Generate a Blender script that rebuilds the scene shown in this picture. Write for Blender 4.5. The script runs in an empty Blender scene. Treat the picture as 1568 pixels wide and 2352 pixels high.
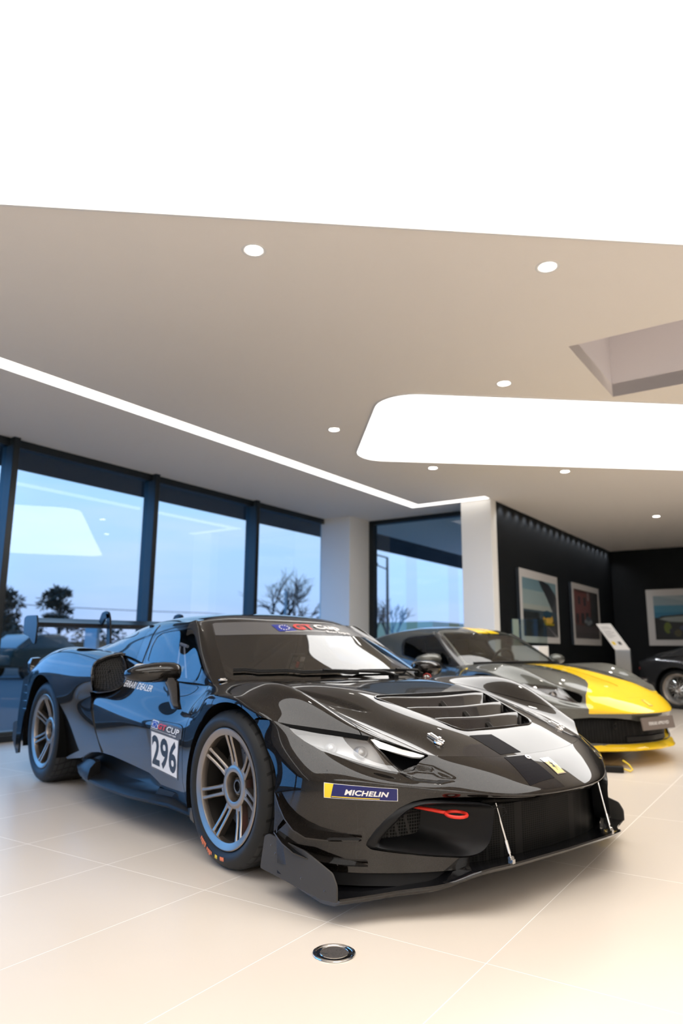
import bpy, bmesh, math, random
import numpy as np
from mathutils import Vector, Matrix
from mathutils.bvhtree import BVHTree
PI = math.pi
SC = bpy.context.scene
COL = SC.collection
rnd = random.Random(7)

# ------------------------------------------------------------------ materials
MATS = {}
def mat(name, col=(.5, .5, .5), rough=.5, metal=0., coat=0., spec=.5, emit=None, es=0., trans=0., ior=1.45, alpha=1., coat_rough=.03):
    if name in MATS: return MATS[name]
    m = bpy.data.materials.new(name); m.use_nodes = True
    b = m.node_tree.nodes['Principled BSDF']; I = b.inputs
    I['Base Color'].default_value = (*col, 1); I['Roughness'].default_value = rough; I['Metallic'].default_value = metal
    I['Coat Weight'].default_value = coat; I['Coat Roughness'].default_value = coat_rough
    I['Specular IOR Level'].default_value = spec; I['IOR'].default_value = ior
    I['Transmission Weight'].default_value = trans; I['Alpha'].default_value = alpha
    if emit: I['Emission Color'].default_value = (*emit, 1); I['Emission Strength'].default_value = es
    MATS[name] = m
    return m
def nodes(m): return m.node_tree.nodes, m.node_tree.links, m.node_tree.nodes['Principled BSDF']
def mnode(nt, op, a, b=None, c=None):
    n = nt.nodes.new('ShaderNodeMath'); n.operation = op
    for i, v in enumerate((a, b, c)):
        if v is None: continue
        if isinstance(v, (int, float)): n.inputs[i].default_value = v
        else: nt.links.new(v, n.inputs[i])
    return n.outputs[0]
def mixcol(nt, fac, a, b):
    n = nt.nodes.new('ShaderNodeMix'); n.data_type = 'RGBA'
    for s, v in ((n.inputs[0], fac), (n.inputs[6], a), (n.inputs[7], b)):
        if isinstance(v, (tuple, list)): s.default_value = (*v, 1) if len(v) == 3 else v
        elif isinstance(v, (int, float)): s.default_value = v
        else: nt.links.new(v, s)
    return n.outputs[2]

# ------------------------------------------------------------------ object bookkeeping
def link(o, parent=None, **props):
    COL.objects.link(o)
    if parent is not None: o.parent = parent
    for k, v in props.items(): o[k] = v
    return o
def thing(name, label, cat, loc=(0, 0, 0), rotz=0., group=None):
    o = bpy.data.objects.new(name, None); o.empty_display_size = .1
    o.location = loc; o.rotation_euler = (0, 0, rotz)
    link(o); o['label'] = label; o['category'] = cat
    if group: o['group'] = group
    return o
def tag(o, label, cat, group=None):
    o['label'] = label; o['category'] = cat
    if group: o['group'] = group
    return o
def struct(o, label=None):
    o['kind'] = 'structure'
    if label: o['label'] = label
    return o

# ------------------------------------------------------------------ mesh builder
class MB:
    """collects shapes of ONE object"""
    def __init__(s): s.v = []; s.f = []; s.m = []; s.cur = 0
    def add(s, vs, fs):
        o = len(s.v); s.v += [tuple(map(float, p)) for p in vs]; s.f += [tuple(i + o for i in f) for f in fs]; s.m += [s.cur] * len(fs); return s
    def box(s, a, b, M=None):
        (x0, y0, z0), (x1, y1, z1) = a, b
        vs = [(x0, y0, z0), (x1, y0, z0), (x1, y1, z0), (x0, y1, z0), (x0, y0, z1), (x1, y0, z1), (x1, y1, z1), (x0, y1, z1)]
        if M is not None: vs = [M @ Vector(p) for p in vs]
        return s.add(vs, [(0, 3, 2, 1), (4, 5, 6, 7), (0, 1, 5, 4), (1, 2, 6, 5), (2, 3, 7, 6), (3, 0, 4, 7)])
    def tube(s, pts, r, n=10, cap=True):
        pts = [Vector(p) for p in pts]; rs = r if isinstance(r, (list, tuple)) else [r] * len(pts)
        vs = []; up = None
        for i, p in enumerate(pts):
            t = (pts[min(i + 1, len(pts) - 1)] - pts[max(i - 1, 0)]).normalized()
            if up is None:
                up = t.orthogonal().normalized()
            else:
                up = (up - t * up.dot(t))
                up = up.normalized() if up.length > 1e-6 else t.orthogonal().normalized()
            w = t.cross(up)
            vs += [p + (up * math.cos(2 * PI * k / n) + w * math.sin(2 * PI * k / n)) * rs[i] for k in range(n)]
        fs = [(i * n + k, i * n + (k + 1) % n, (i + 1) * n + (k + 1) % n, (i + 1) * n + k) for i in range(len(pts) - 1) for k in range(n)]
        if cap: fs += [tuple(range(n - 1, -1, -1)), tuple(range((len(pts) - 1) * n, len(pts) * n))]
        return s.add(vs, fs)
    def lathe(s, prof, M=None, n=48, close=False, a0=0., a1=2 * PI):
        """prof: list of (r, h) round the local z axis"""
        full = abs(a1 - a0 - 2 * PI) < 1e-6; k = n if full else n + 1; vs = []
        for r, h in prof:
            for i in range(k):
                a = a0 + (a1 - a0) * i / n; p = Vector((r * math.cos(a), r * math.sin(a), h)); vs.append(M @ p if M is not None else p)
        fs = []; L = len(prof)
        for j in range(L if close else L - 1):
            j2 = (j + 1) % L
            for i in range(n):
                i2 = (i + 1) % k; fs.append((j * k + i, j * k + i2, j2 * k + i2, j2 * k + i))
        return s.add(vs, fs)
    def prism(s, poly, a, b, M=None):
        """poly: 2D outline extruded from a to b along local z"""
        n = len(poly); vs = [Vector((x, y, a)) for x, y in poly] + [Vector((x, y, b)) for x, y in poly]
        if M is not None: vs = [M @ p for p in vs]
        return s.add(vs, [tuple(range(n - 1, -1, -1)), tuple(range(n, 2 * n))] + [(i, (i + 1) % n, n + (i + 1) % n, n + i) for i in range(n)])
    def loft(s, loops, cap=(True, True), closed=True):
        n = len(loops[0]); vs = [p for l in loops for p in l]; m = n if closed else n - 1
        fs = [(i * n + k, i * n + (k + 1) % n, (i + 1) * n + (k + 1) % n, (i + 1) * n + k) for i in range(len(loops) - 1) for k in range(m)]
        if cap[0]: fs.append(tuple(range(n - 1, -1, -1)))
        if cap[1]: fs.append(tuple(range((len(loops) - 1) * n, len(loops) * n)))
        return s.add(vs, fs)
    def build(s, name, mats, parent=None, smooth=True, bevel=0., seg=2, angle=35, loc=None, fix=True, sub=0):
        me = bpy.data.meshes.new(name); me.from_pydata(s.v, [], s.f)
        for m in (mats if isinstance(mats, (list, tuple)) else [mats]): me.materials.append(m)
        me.polygons.foreach_set('material_index', s.m)
        if fix:
            bm = bmesh.new(); bm.from_mesh(me); bmesh.ops.recalc_face_normals(bm, faces=bm.faces); bm.to_mesh(me); bm.free()
        if smooth:
            me.polygons.foreach_set('use_smooth', [True] * len(me.polygons)); me.set_sharp_from_angle(angle=math.radians(angle))
        o = bpy.data.objects.new(name, me); link(o, parent)
        if loc is not None: o.location = loc
        if bevel:
            b = o.modifiers.new('bevel', 'BEVEL'); b.width = bevel; b.segments = seg; b.limit_method = 'ANGLE'; b.angle_limit = math.radians(40)
            b.harden_normals = False
        if sub:
            q = o.modifiers.new('sub', 'SUBSURF'); q.levels = sub; q.render_levels = sub
        return o
def mat3(x, y, z, o):
    x, y, z, o = map(Vector, (x, y, z, o))
    return Matrix(((x[0], y[0], z[0], o[0]), (x[1], y[1], z[1], o[1]), (x[2], y[2], z[2], o[2]), (0, 0, 0, 1)))
def rrect(w, h, r, n=5, cx=0, cy=0):
    out = []
    for sx, sy, a in ((1, 1, 0), (-1, 1, 90), (-1, -1, 180), (1, -1, 270)):
        for k in range(n + 1):
            t = math.radians(a + 90 * k / n); out.append((cx + sx * (w / 2 - r) + r * math.cos(t), cy + sy * (h / 2 - r) + r * math.sin(t)))
    return out

# ------------------------------------------------------------------ spline surfaces
def nspline(t, y, tq):
    """natural cubic spline through y (n,k) at knots t"""
    n = len(t); h = np.diff(t)
    A = np.zeros((n, n)); B = np.zeros((n,) + y.shape[1:]); A[0, 0] = A[-1, -1] = 1
    for i in range(1, n - 1):
        A[i, i - 1] = h[i - 1]; A[i, i] = 2 * (h[i - 1] + h[i]); A[i, i + 1] = h[i]
        B[i] = 6 * ((y[i + 1] - y[i]) / h[i] - (y[i] - y[i - 1]) / h[i - 1])
    M = np.linalg.solve(A, B.reshape(n, -1)).reshape(B.shape)
    i = np.clip(np.searchsorted(t, tq, side='right') - 1, 0, n - 2)
    hh = h[i]; a = (t[i + 1] - tq) / hh; b = (tq - t[i]) / hh
    sh = (-1,) + (1,) * (y.ndim - 1); a_, b_, h_ = a.reshape(sh), b.reshape(sh), hh.reshape(sh)
    return a_ * y[i] + b_ * y[i + 1] + ((a_ ** 3 - a_) * M[i] + (b_ ** 3 - b_) * M[i + 1]) * h_ ** 2 / 6
def chord(P):
    d = np.linalg.norm(np.diff(P, axis=0), axis=2).mean(axis=1) + 1e-4
    d = np.sqrt(d)  # centripetal
    return np.concatenate([[0], np.cumsum(d)])
def idx_samples(n, k): return np.linspace(0, n - 1, (n - 1) * k + 1)
def to_knots(t, iq):
    i = np.clip(iq.astype(int), 0, len(t) - 2); return t[i] + (iq - i) * (t[i + 1] - t[i])
class Surf:
    """master surface: net P (rows, cols, 3) -> dense grid V, normals N, index coordinates (U over cols, R over rows)"""
    def __init__(s, P, ku=10, kr=10, flip=False):
        P = np.array(P, float); nr, nc = P.shape[:2]
        tu = chord(P.transpose(1, 0, 2)); tr = chord(P)
        iu, ir = idx_samples(nc, ku), idx_samples(nr, kr)
        Q = nspline(tu, P.transpose(1, 0, 2), to_knots(tu, iu))      # (nu, nr, 3)
        V = nspline(tr, Q.transpose(1, 0, 2), to_knots(tr, ir))      # (nR, nU, 3)
        s.V = V; s.U = np.broadcast_to(iu[None, :], V.shape[:2]); s.R = np.broadcast_to(ir[:, None], V.shape[:2]); s.flip = flip; s.normals()
    def normals(s):
        V = s.V; du = np.gradient(V, axis=1); dr = np.gradient(V, axis=0); N = np.cross(dr, du)
        if s.flip: N = -N
        s.N = N / (np.linalg.norm(N, axis=2, keepdims=True) + 1e-12)
    def emboss(s, f, depth, width):
        """push the surface in along its normal where f<0, eased over `width`"""
        t = np.clip(.5 - f / width, 0, 1); t = t * t * (3 - 2 * t); s.V = s.V - s.N * (depth * t)[..., None]; s.normals(); return s
    def mesh(s):
        nr, nu = s.V.shape[:2]; i = np.arange(nr * nu).reshape(nr, nu)
        q = np.stack([i[:-1, :-1], i[1:, :-1], i[1:, 1:], i[:-1, 1:]], -1).reshape(-1, 4)
        if s.flip: q = q[:, ::-1]
        return PM(s.V.reshape(-1, 3), s.N.reshape(-1, 3), np.stack([s.U, s.R], -1).reshape(-1, 2), [tuple(r) for r in q.tolist()])
class PM:
    """polygon soup with normals and surface coordinates that can be clipped by scalar fields"""
    def __init__(s, V, N, C, F): s.V, s.N, s.C, s.F = V, N, C, F
    def clip(s, f):
        """keep f < 0; f is an array over vertices or a callable(V, C)"""
        f = f(s.V, s.C) if callable(f) else f
        f = np.where(np.abs(f) < 1e-9, -1e-9, f); neg = (f < 0).tolist()
        V, N, Cc = [s.V], [s.N], [s.C]; n = len(s.V); cache = {}; nv, nn, nc = [], [], []; out = []
        for F in s.F:
            k = [neg[i] for i in F]
            if all(k): out.append(F); continue
            if not any(k): continue
            poly = []
            for a, b in zip(F, F[1:] + F[:1]):
                if neg[a]: poly.append(a)
                if neg[a] != neg[b]:
                    key = (a, b) if a < b else (b, a)
                    if key not in cache:
                        t = f[key[0]] / (f[key[0]] - f[key[1]]); cache[key] = n + len(nv)
                        nv.append(s.V[key[0]] * (1 - t) + s.V[key[1]] * t); nn.append(s.N[key[0]] * (1 - t) + s.N[key[1]] * t); nc.append(s.C[key[0]] * (1 - t) + s.C[key[1]] * t)
                    poly.append(cache[key])
            if len(poly) >= 3: out.append(tuple(poly))
        if nv: V.append(np.array(nv)); N.append(np.array(nn)); Cc.append(np.array(nc))
        return PM(np.concatenate(V), np.concatenate(N), np.concatenate(Cc), out).compact()
    def compact(s):
        used = sorted({i for F in s.F for i in F}); mp = {j: i for i, j in enumerate(used)}
        if not used: return PM(np.zeros((0, 3)), np.zeros((0, 3)), np.zeros((0, 2)), [])
        return PM(s.V[used], s.N[used], s.C[used], [tuple(mp[i] for i in F) for F in s.F])
    def mirror(s): return PM(s.V * [1, -1, 1], s.N * [1, -1, 1], s.C, [F[::-1] for F in s.F])
    def offset(s, d): return PM(s.V + s.N * d, s.N, s.C, s.F)
    def obj(s, name, mats, parent=None, thick=.006, matf=None, rimmat=None):
        """shell mesh: outer skin with the master normals, inner skin, rim. matf(V, C) of face centres -> material index"""
        n = len(s.V)
        if n == 0: return None
        Nn = s.N / (np.linalg.norm(s.N, axis=1, keepdims=True) + 1e-12)
        V = [s.V]; NN = [Nn]; F = list(s.F); mi = [0] * len(F)
        if matf is not None:
            cen = np.array([s.V[list(f)].mean(0) for f in s.F]); cc = np.array([s.C[list(f)].mean(0) for f in s.F]); mi = [int(k) for k in matf(cen, cc)]
        if thick:
            inner = s.V - Nn * thick; V.append(inner); NN.append(-Nn); F += [tuple(i + n for i in f[::-1]) for f in s.F]
            mi += [rimmat if rimmat is not None else k for k in mi]
            edges = {}
            for fi, f in enumerate(s.F):
                for a, b in zip(f, f[1:] + f[:1]):
                    if (b, a) in edges: del edges[(b, a)]
                    else: edges[(a, b)] = fi
            base = 2 * n; rv, rn = [], []
            for (a, b), fi in edges.items():
                e = s.V[b] - s.V[a]; nm = np.cross(e, Nn[a]); L = np.linalg.norm(nm)
                nm = nm / L if L > 1e-12 else Nn[a]
                k = base + len(rv); rv += [s.V[b], s.V[a], inner[a], inner[b]]; rn += [nm] * 4
                F.append((k, k + 1, k + 2, k + 3)); mi.append(rimmat if rimmat is not None else mi[fi])
            if rv: V.append(np.array(rv)); NN.append(np.array(rn))
        V = np.concatenate(V); NN = np.concatenate(NN)
        me = bpy.data.meshes.new(name); me.from_pydata(V.tolist(), [], F)
        for m in (mats if isinstance(mats, (list, tuple)) else [mats]): me.materials.append(m)
        me.polygons.foreach_set('material_index', mi); me.polygons.foreach_set('use_smooth', [True] * len(F))
        me.normals_split_custom_set_from_vertices(NN.tolist())
        o = bpy.data.objects.new(name, me); link(o, parent)
        return o
    def bvh(s): return BVHTree.FromPolygons([tuple(p) for p in s.V.tolist()], s.F)
def sdpoly(X, Y, poly):
    """signed distance to a 2D polygon, negative inside"""
    P = np.array(poly, float); X = np.asarray(X, float); Y = np.asarray(Y, float); d = np.full(X.shape, 1e9); ins = np.zeros(X.shape, bool)
    for (ax, ay), (bx, by) in zip(P, np.roll(P, -1, 0)):
        ex, ey = bx - ax, by - ay; wx, wy = X - ax, Y - ay; t = np.clip((wx * ex + wy * ey) / (ex * ex + ey * ey + 1e-15), 0, 1)
        d = np.minimum(d, np.hypot(wx - t * ex, wy - t * ey))
        c = (ay > Y) != (by > Y)
        with np.errstate(divide='ignore', invalid='ignore'): xi = (bx - ax) * (Y - ay) / (by - ay + 1e-15) + ax
        ins ^= c & (X < xi)
    return np.where(ins, -d, d)
def smooth_poly(poly, k=6):
    """closed Catmull-Rom through the corners"""
    P = np.array(poly, float); n = len(P); out = []
    for i in range(n):
        a, b, c, d = P[i - 1], P[i], P[(i + 1) % n], P[(i + 2) % n]
        for t in np.linspace(0, 1, k, endpoint=False):
            out.append(.5 * (2 * b + (c - a) * t + (2 * a - 5 * b + 4 * c - d) * t * t + (3 * b - a - 3 * c + d) * t ** 3))
    return np.array(out)
def round_poly(poly, r, n=4):
    P = [np.array(p, float) for p in poly]; out = []
    for i in range(len(P)):
        a, b, c = P[i - 1], P[i], P[(i + 1) % len(P)]
        u = (a - b); v = (c - b); lu, lv = np.linalg.norm(u), np.linalg.norm(v); rr = min(r, lu * .45, lv * .45); p, q = b + u / lu * rr, b + v / lv * rr
        for t in np.linspace(0, 1, n + 1): out.append((1 - t) ** 2 * p + 2 * t * (1 - t) * b + t * t * q)
    return np.array(out)
def mirror_net(half):
    """half net rows of (x, w, z) from the centre outwards -> full net right side (y=-w) .. left side"""
    out = []
    for row in half:
        r = [(x, -w, z) for x, w, z in row[::-1]] + [(x, w, z) for x, w, z in row[1:]]
        out.append(r)
    return np.array(out)

# ------------------------------------------------------------------ writing
def text_mesh(body, shear=0., space=1.):
    """filled letters as 2D verts/faces scaled to a 1x1 box, plus width/height ratio"""
    cu = bpy.data.curves.new('letters', 'FONT'); cu.body = body; cu.shear = shear; cu.space_character = space; cu.resolution_u = 3
    o = bpy.data.objects.new('letters', cu); COL.objects.link(o)
    dg = bpy.context.evaluated_depsgraph_get(); me = bpy.data.meshes.new_from_object(o.evaluated_get(dg))
    V = np.array([v.co[:2] for v in me.vertices]); F = [tuple(p.vertices) for p in me.polygons]
    bpy.data.objects.remove(o); bpy.data.curves.remove(cu); bpy.data.meshes.remove(me)
    lo, hi = V.min(0), V.max(0); s = hi - lo
    return (V - lo) / s, F, s[0] / s[1]
def text_bold(body, shear=0., grow=.02, space=1.05):
    cu = bpy.data.curves.new('letters', 'FONT'); cu.body = body; cu.shear = shear; cu.space_character = space; cu.resolution_u = 3; cu.offset = grow
    o = bpy.data.objects.new('letters', cu); COL.objects.link(o)
    dg = bpy.context.evaluated_depsgraph_get(); me = bpy.data.meshes.new_from_object(o.evaluated_get(dg))
    V = np.array([v.co[:2] for v in me.vertices]); F = [tuple(p.vertices) for p in me.polygons]
    bpy.data.objects.remove(o); bpy.data.curves.remove(cu); bpy.data.meshes.remove(me)
    lo, hi = V.min(0), V.max(0); s = hi - lo
    return (V - lo) / s, F, s[0] / s[1]
class Decal:
    """collects flat shapes in a unit square and lays them on a surface by casting along `d` from a bilinear quad of 3D corners"""
    def __init__(s, corners, bvh, d, lift=.0012): s.q = [Vector(c) for c in corners]; s.b = bvh; s.d = Vector(d).normalized(); s.lift = lift; s.mb = MB(); s.n = 0
    def at(s, u, v, lift):
        a, b, c, e = s.q; p = (a * (1 - u) + b * u) * (1 - v) + (e * (1 - u) + c * u) * v    # a BL, b BR, c TR, e TL
        if s.b is not None:
            h = s.b.ray_cast(p - s.d * .35, s.d, .9)
            if h[0] is not None: return h[0] - s.d * lift
        return p - s.d * lift
    def poly(s, pts, mi=0):
        s.n += 1; l = s.lift + .0003 * s.n; s.mb.cur = mi; s.mb.add([s.at(u, v, l) for u, v in pts], [tuple(range(len(pts)))]); return s
    def patch(s, u0, v0, u1, v1, mi=0, n=8, m=4):
        s.n += 1; l = s.lift + .0003 * s.n; s.mb.cur = mi
        vs = [s.at(u0 + (u1 - u0) * i / n, v0 + (v1 - v0) * j / m, l) for j in range(m + 1) for i in range(n + 1)]
        s.mb.add(vs, [(j * (n + 1) + i, j * (n + 1) + i + 1, (j + 1) * (n + 1) + i + 1, (j + 1) * (n + 1) + i) for j in range(m) for i in range(n)]); return s
    def quad(s, q, mi=0, n=6, m=4):
        s.n += 1; l = s.lift + .0003 * s.n; s.mb.cur = mi; q = [np.array(p) for p in q]; vs = []
        for j in range(m + 1):
            for i in range(n + 1):
                a, b = i / n, j / m; p = (q[0] * (1 - a) + q[1] * a) * (1 - b) + (q[3] * (1 - a) + q[2] * a) * b; vs.append(s.at(p[0], p[1], l))
        s.mb.add(vs, [(j * (n + 1) + i, j * (n + 1) + i + 1, (j + 1) * (n + 1) + i + 1, (j + 1) * (n + 1) + i) for j in range(m) for i in range(n)]); return s
    def text(s, body, u0, v0, u1, v1, mi=0, shear=0., grow=.012):
        s.n += 1; l = s.lift + .0003 * s.n; s.mb.cur = mi; V, F, _ = text_bold(body, shear, grow)
        s.mb.add([s.at(u0 + (u1 - u0) * a, v0 + (v1 - v0) * b, l) for a, b in V], F); return s
    def build(s, name, mats, parent): return s.mb.build(name, mats, parent, smooth=False, fix=False)
# ------------------------------------------------------------------ car bodies: frame x forward, y to the car's left, z up, origin on the floor under the front axle
W12 = None
BODY = [
 # R0 front edge of the bonnet and wings
 [(.985,0,.521),(.963,.28,.525),(.91,.45,.535),(.862,.533,.543),(.79,.62,.577),(.682,.72,.612),(.41,.88,.641),(.338,.925,.653),(.235,.95,.651),(.2,.962,.50),(.15,.965,.36),(.12,.96,.22),(.1,.95,.12)],
 [(.80,0,.608),(.79,.28,.612),(.76,.43,.602),(.70,.54,.594),(.64,.64,.617),(.56,.755,.668),(.36,.86,.688),(.28,.92,.685),(.2,.953,.668),(.16,.962,.50),(.12,.965,.36),(.1,.96,.22),(.08,.95,.12)],
 [(.60,0,.670),(.60,.28,.676),(.59,.44,.662),(.54,.56,.640),(.49,.65,.657),(.40,.77,.742),(.27,.86,.736),(.2,.92,.714),(.15,.956,.685),(.12,.962,.50),(.1,.965,.36),(.08,.96,.22),(.06,.95,.12)],
 [(.38,0,.726),(.37,.28,.735),(.35,.43,.728),(.33,.56,.688),(.30,.65,.702),(.22,.775,.790),(.15,.865,.764),(.12,.925,.736),(.1,.957,.695),(.08,.962,.50),(.06,.965,.36),(.05,.96,.22),(.04,.95,.12)],
 [(.12,0,.772),(.11,.28,.774),(.10,.44,.765),(.09,.565,.733),(.08,.65,.740),(.04,.77,.797),(.02,.86,.775),(.02,.925,.745),(.02,.960,.705),(.02,.962,.50),(.02,.965,.36),(.02,.96,.22),(.02,.95,.12)],
 [(-.05,0,.788),(-.07,.28,.787),(-.11,.45,.782),(-.15,.57,.765),(-.17,.66,.764),(-.2,.76,.789),(-.2,.85,.767),(-.2,.91,.738),(-.2,.945,.700),(-.2,.950,.54),(-.2,.952,.38),(-.2,.95,.24),(-.2,.94,.13)],
 [(-.26,0,.785),(-.29,.28,.783),(-.33,.45,.779),(-.36,.58,.775),(-.385,.68,.773),(-.42,.75,.772),(-.43,.80,.760),(-.43,.828,.712),(-.43,.885,.632),(-.43,.912,.54),(-.43,.917,.38),(-.43,.912,.25),(-.43,.895,.14)],
 [(-.8,0,.74),(-.8,.28,.74),(-.8,.45,.74),(-.8,.60,.75),(-.8,.70,.765),(-.8,.765,.775),(-.8,.803,.762),(-.8,.820,.690),(-.8,.893,.588),(-.8,.915,.50),(-.8,.905,.36),(-.8,.89,.24),(-.8,.87,.15)],
 [(-1.3,0,.78),(-1.3,.28,.78),(-1.3,.45,.79),(-1.3,.60,.81),(-1.3,.68,.83),(-1.3,.745,.852),(-1.3,.785,.832),(-1.3,.805,.74),(-1.3,.883,.624),(-1.3,.91,.52),(-1.3,.90,.38),(-1.3,.882,.26),(-1.3,.86,.15)],
 [(-1.75,0,.80),(-1.75,.28,.80),(-1.75,.45,.82),(-1.75,.58,.85),(-1.75,.66,.875),(-1.75,.72,.89),(-1.75,.755,.865),(-1.75,.775,.76),(-1.75,.868,.664),(-1.75,.902,.56),(-1.75,.895,.40),(-1.75,.876,.29),(-1.75,.855,.17)],
 [(-2.15,0,.80),(-2.15,.28,.80),(-2.15,.45,.82),(-2.15,.56,.84),(-2.15,.63,.86),(-2.15,.68,.87),(-2.15,.71,.84),(-2.15,.74,.76),(-2.15,.84,.68),(-2.15,.88,.58),(-2.15,.87,.42),(-2.15,.86,.30),(-2.15,.84,.18)],
]
NOSE = [
 [(.985,0,.521),(.963,.28,.525),(.91,.45,.535),(.862,.533,.543),(.79,.62,.577),(.682,.72,.612),(.41,.88,.641),(.338,.925,.653),(.235,.95,.651)],
 [(1.072,0,.475),(1.04,.28,.477),(.98,.45,.482),(.915,.56,.487),(.835,.65,.483),(.73,.75,.508),(.59,.855,.55),(.45,.918,.575),(.33,.955,.56)],
 [(1.160,0,.407),(1.117,.28,.407),(1.04,.45,.418),(.965,.57,.430),(.895,.67,.445),(.81,.765,.457),(.70,.86,.470),(.58,.93,.47),(.43,.966,.46)],
 [(1.150,0,.387),(1.108,.28,.389),(1.032,.45,.400),(.955,.575,.404),(.888,.675,.41),(.807,.77,.41),(.71,.865,.41),(.60,.936,.405),(.44,.975,.39)],
 [(1.10,0,.28),(1.07,.28,.28),(1.0,.46,.28),(.93,.585,.28),(.87,.685,.28),(.79,.785,.275),(.69,.875,.27),(.58,.94,.27),(.46,.98,.26)],
 [(1.08,0,.14),(1.05,.28,.14),(.99,.46,.14),(.93,.595,.14),(.87,.695,.14),(.79,.795,.14),(.70,.88,.14),(.60,.945,.14),(.48,.983,.14)],
]
CABIN = [
 [(-.12,0,.790),(-.15,.27,.787),(-.245,.54,.782),(-.368,.744,.774),(-.385,.768,.773),(-.40,.784,.770),(-.41,.79,.765),(-.42,.797,.758)],
 [(-.32,0,.905),(-.345,.26,.905),(-.425,.50,.900),(-.545,.687,.892),(-.565,.722,.890),(-.58,.747,.880),(-.58,.776,.828),(-.56,.80,.768)],
 [(-.525,0,1.016),(-.55,.24,1.015),(-.615,.455,1.010),(-.725,.622,1.003),(-.735,.668,1.003),(-.745,.698,.988),(-.74,.752,.882),(-.72,.802,.770)],
 [(-.73,0,1.110),(-.745,.21,1.112),(-.80,.40,1.110),(-.912,.552,1.103),(-.915,.612,1.107),(-.90,.646,1.090),(-.90,.736,.93),(-.88,.803,.775)],
 [(-.92,0,1.160),(-.93,.21,1.158),(-.95,.39,1.147),(-.985,.53,1.124),(-.985,.607,1.111),(-.97,.652,1.090),(-.96,.736,.935),(-.94,.803,.780)],
 [(-1.15,0,1.180),(-1.15,.20,1.174),(-1.15,.38,1.160),(-1.15,.51,1.139),(-1.15,.60,1.114),(-1.15,.650,1.080),(-1.12,.73,.95),(-1.10,.792,.815)],
 [(-1.45,0,1.184),(-1.45,.20,1.177),(-1.45,.37,1.162),(-1.45,.49,1.142),(-1.45,.58,1.113),(-1.45,.643,1.057),(-1.40,.712,.96),(-1.34,.768,.862)],
 [(-1.80,0,1.150),(-1.80,.20,1.142),(-1.80,.36,1.125),(-1.80,.47,1.108),(-1.80,.57,1.080),(-1.76,.645,1.020),(-1.70,.70,.960),(-1.66,.752,.905)],
 [(-2.2,0,1.06),(-2.2,.20,1.055),(-2.2,.36,1.04),(-2.2,.47,1.025),(-2.2,.57,1.003),(-2.2,.648,.965),(-2.2,.70,.942),(-2.2,.745,.918)],
 [(-2.7,0,.965),(-2.7,.20,.96),(-2.7,.36,.95),(-2.7,.47,.938),(-2.7,.57,.92),(-2.7,.645,.905),(-2.7,.70,.893),(-2.7,.745,.88)],
 [(-3.2,0,.89),(-3.2,.20,.887),(-3.2,.36,.88),(-3.2,.47,.872),(-3.2,.57,.86),(-3.2,.645,.848),(-3.2,.70,.835),(-3.2,.745,.82)],
]
HAUNCH = [
 [(-1.60,.55,.900),(-1.62,.66,.912),(-1.65,.75,.914),(-1.67,.82,.903),(-1.68,.90,.874),(-1.69,.940,.822),(-1.67,.946,.735),(-1.73,.910,.668),(-1.70,.908,.56),(-1.62,.903,.43),(-1.56,.893,.31),(-1.52,.878,.21)],
 [(-1.95,.50,.900),(-1.95,.63,.918),(-1.95,.74,.930),(-1.95,.83,.924),(-1.95,.908,.890),(-1.95,.953,.822),(-1.95,.963,.73),(-1.95,.945,.63),(-1.95,.928,.53),(-1.95,.908,.40),(-1.95,.888,.29),(-1.95,.865,.2)],
 [(-2.25,.50,.895),(-2.25,.63,.92),(-2.25,.74,.942),(-2.25,.835,.943),(-2.25,.915,.905),(-2.25,.962,.83),(-2.25,.972,.74),(-2.25,.962,.64),(-2.25,.942,.54),(-2.25,.92,.42),(-2.25,.90,.30),(-2.25,.88,.2)],
 [(-2.6,.50,.885),(-2.6,.63,.915),(-2.6,.74,.942),(-2.6,.835,.940),(-2.6,.918,.90),(-2.6,.966,.83),(-2.6,.978,.75),(-2.6,.976,.65),(-2.6,.968,.55),(-2.6,.958,.42),(-2.6,.95,.30),(-2.6,.94,.2)],
 [(-2.88,.50,.865),(-2.88,.63,.88),(-2.88,.74,.89),(-2.88,.825,.88),(-2.88,.90,.848),(-2.88,.945,.79),(-2.88,.958,.72),(-2.88,.958,.63),(-2.88,.955,.53),(-2.88,.95,.42),(-2.88,.94,.32),(-2.88,.93,.22)],
 [(-3.08,.50,.835),(-3.08,.62,.838),(-3.08,.73,.838),(-3.08,.81,.826),(-3.08,.87,.795),(-3.08,.91,.745),(-3.08,.925,.68),(-3.08,.925,.60),(-3.08,.922,.52),(-3.08,.918,.42),(-3.08,.91,.32),(-3.08,.90,.24)],
 [(-3.24,.48,.80),(-3.23,.60,.80),(-3.22,.70,.795),(-3.20,.77,.78),(-3.18,.82,.75),(-3.16,.86,.71),(-3.15,.88,.66),(-3.15,.885,.59),(-3.15,.885,.52),(-3.15,.88,.42),(-3.15,.875,.34),(-3.15,.87,.26)],
]
ARCH_F, ARCH_R = (.03, .33, .381), (-2.59, .35, .402)
def arch(V, a): return np.hypot(V[:, 0] - a[0], V[:, 2] - a[1]) - a[2]
def interp_f(tab):
    t = np.array(sorted(tab)); return lambda x: np.interp(x, t[:, 0], t[:, 1])
seam_w = interp_f([(-.6,.66),(-.36,.665),(-.17,.655),(.05,.652),(.22,.652),(.44,.672),(.69,.728),(.9,.8)])    # bonnet / wing shut line, |y| over x
door_front = interp_f([(.10,-.36),(.177,-.385),(.25,-.42),(.30,-.452),(.44,-.472),(.556,-.456),(.65,-.43),(.70,-.428),(.74,-.43),(.777,-.432),(.85,-.44)])   # x over z
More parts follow.
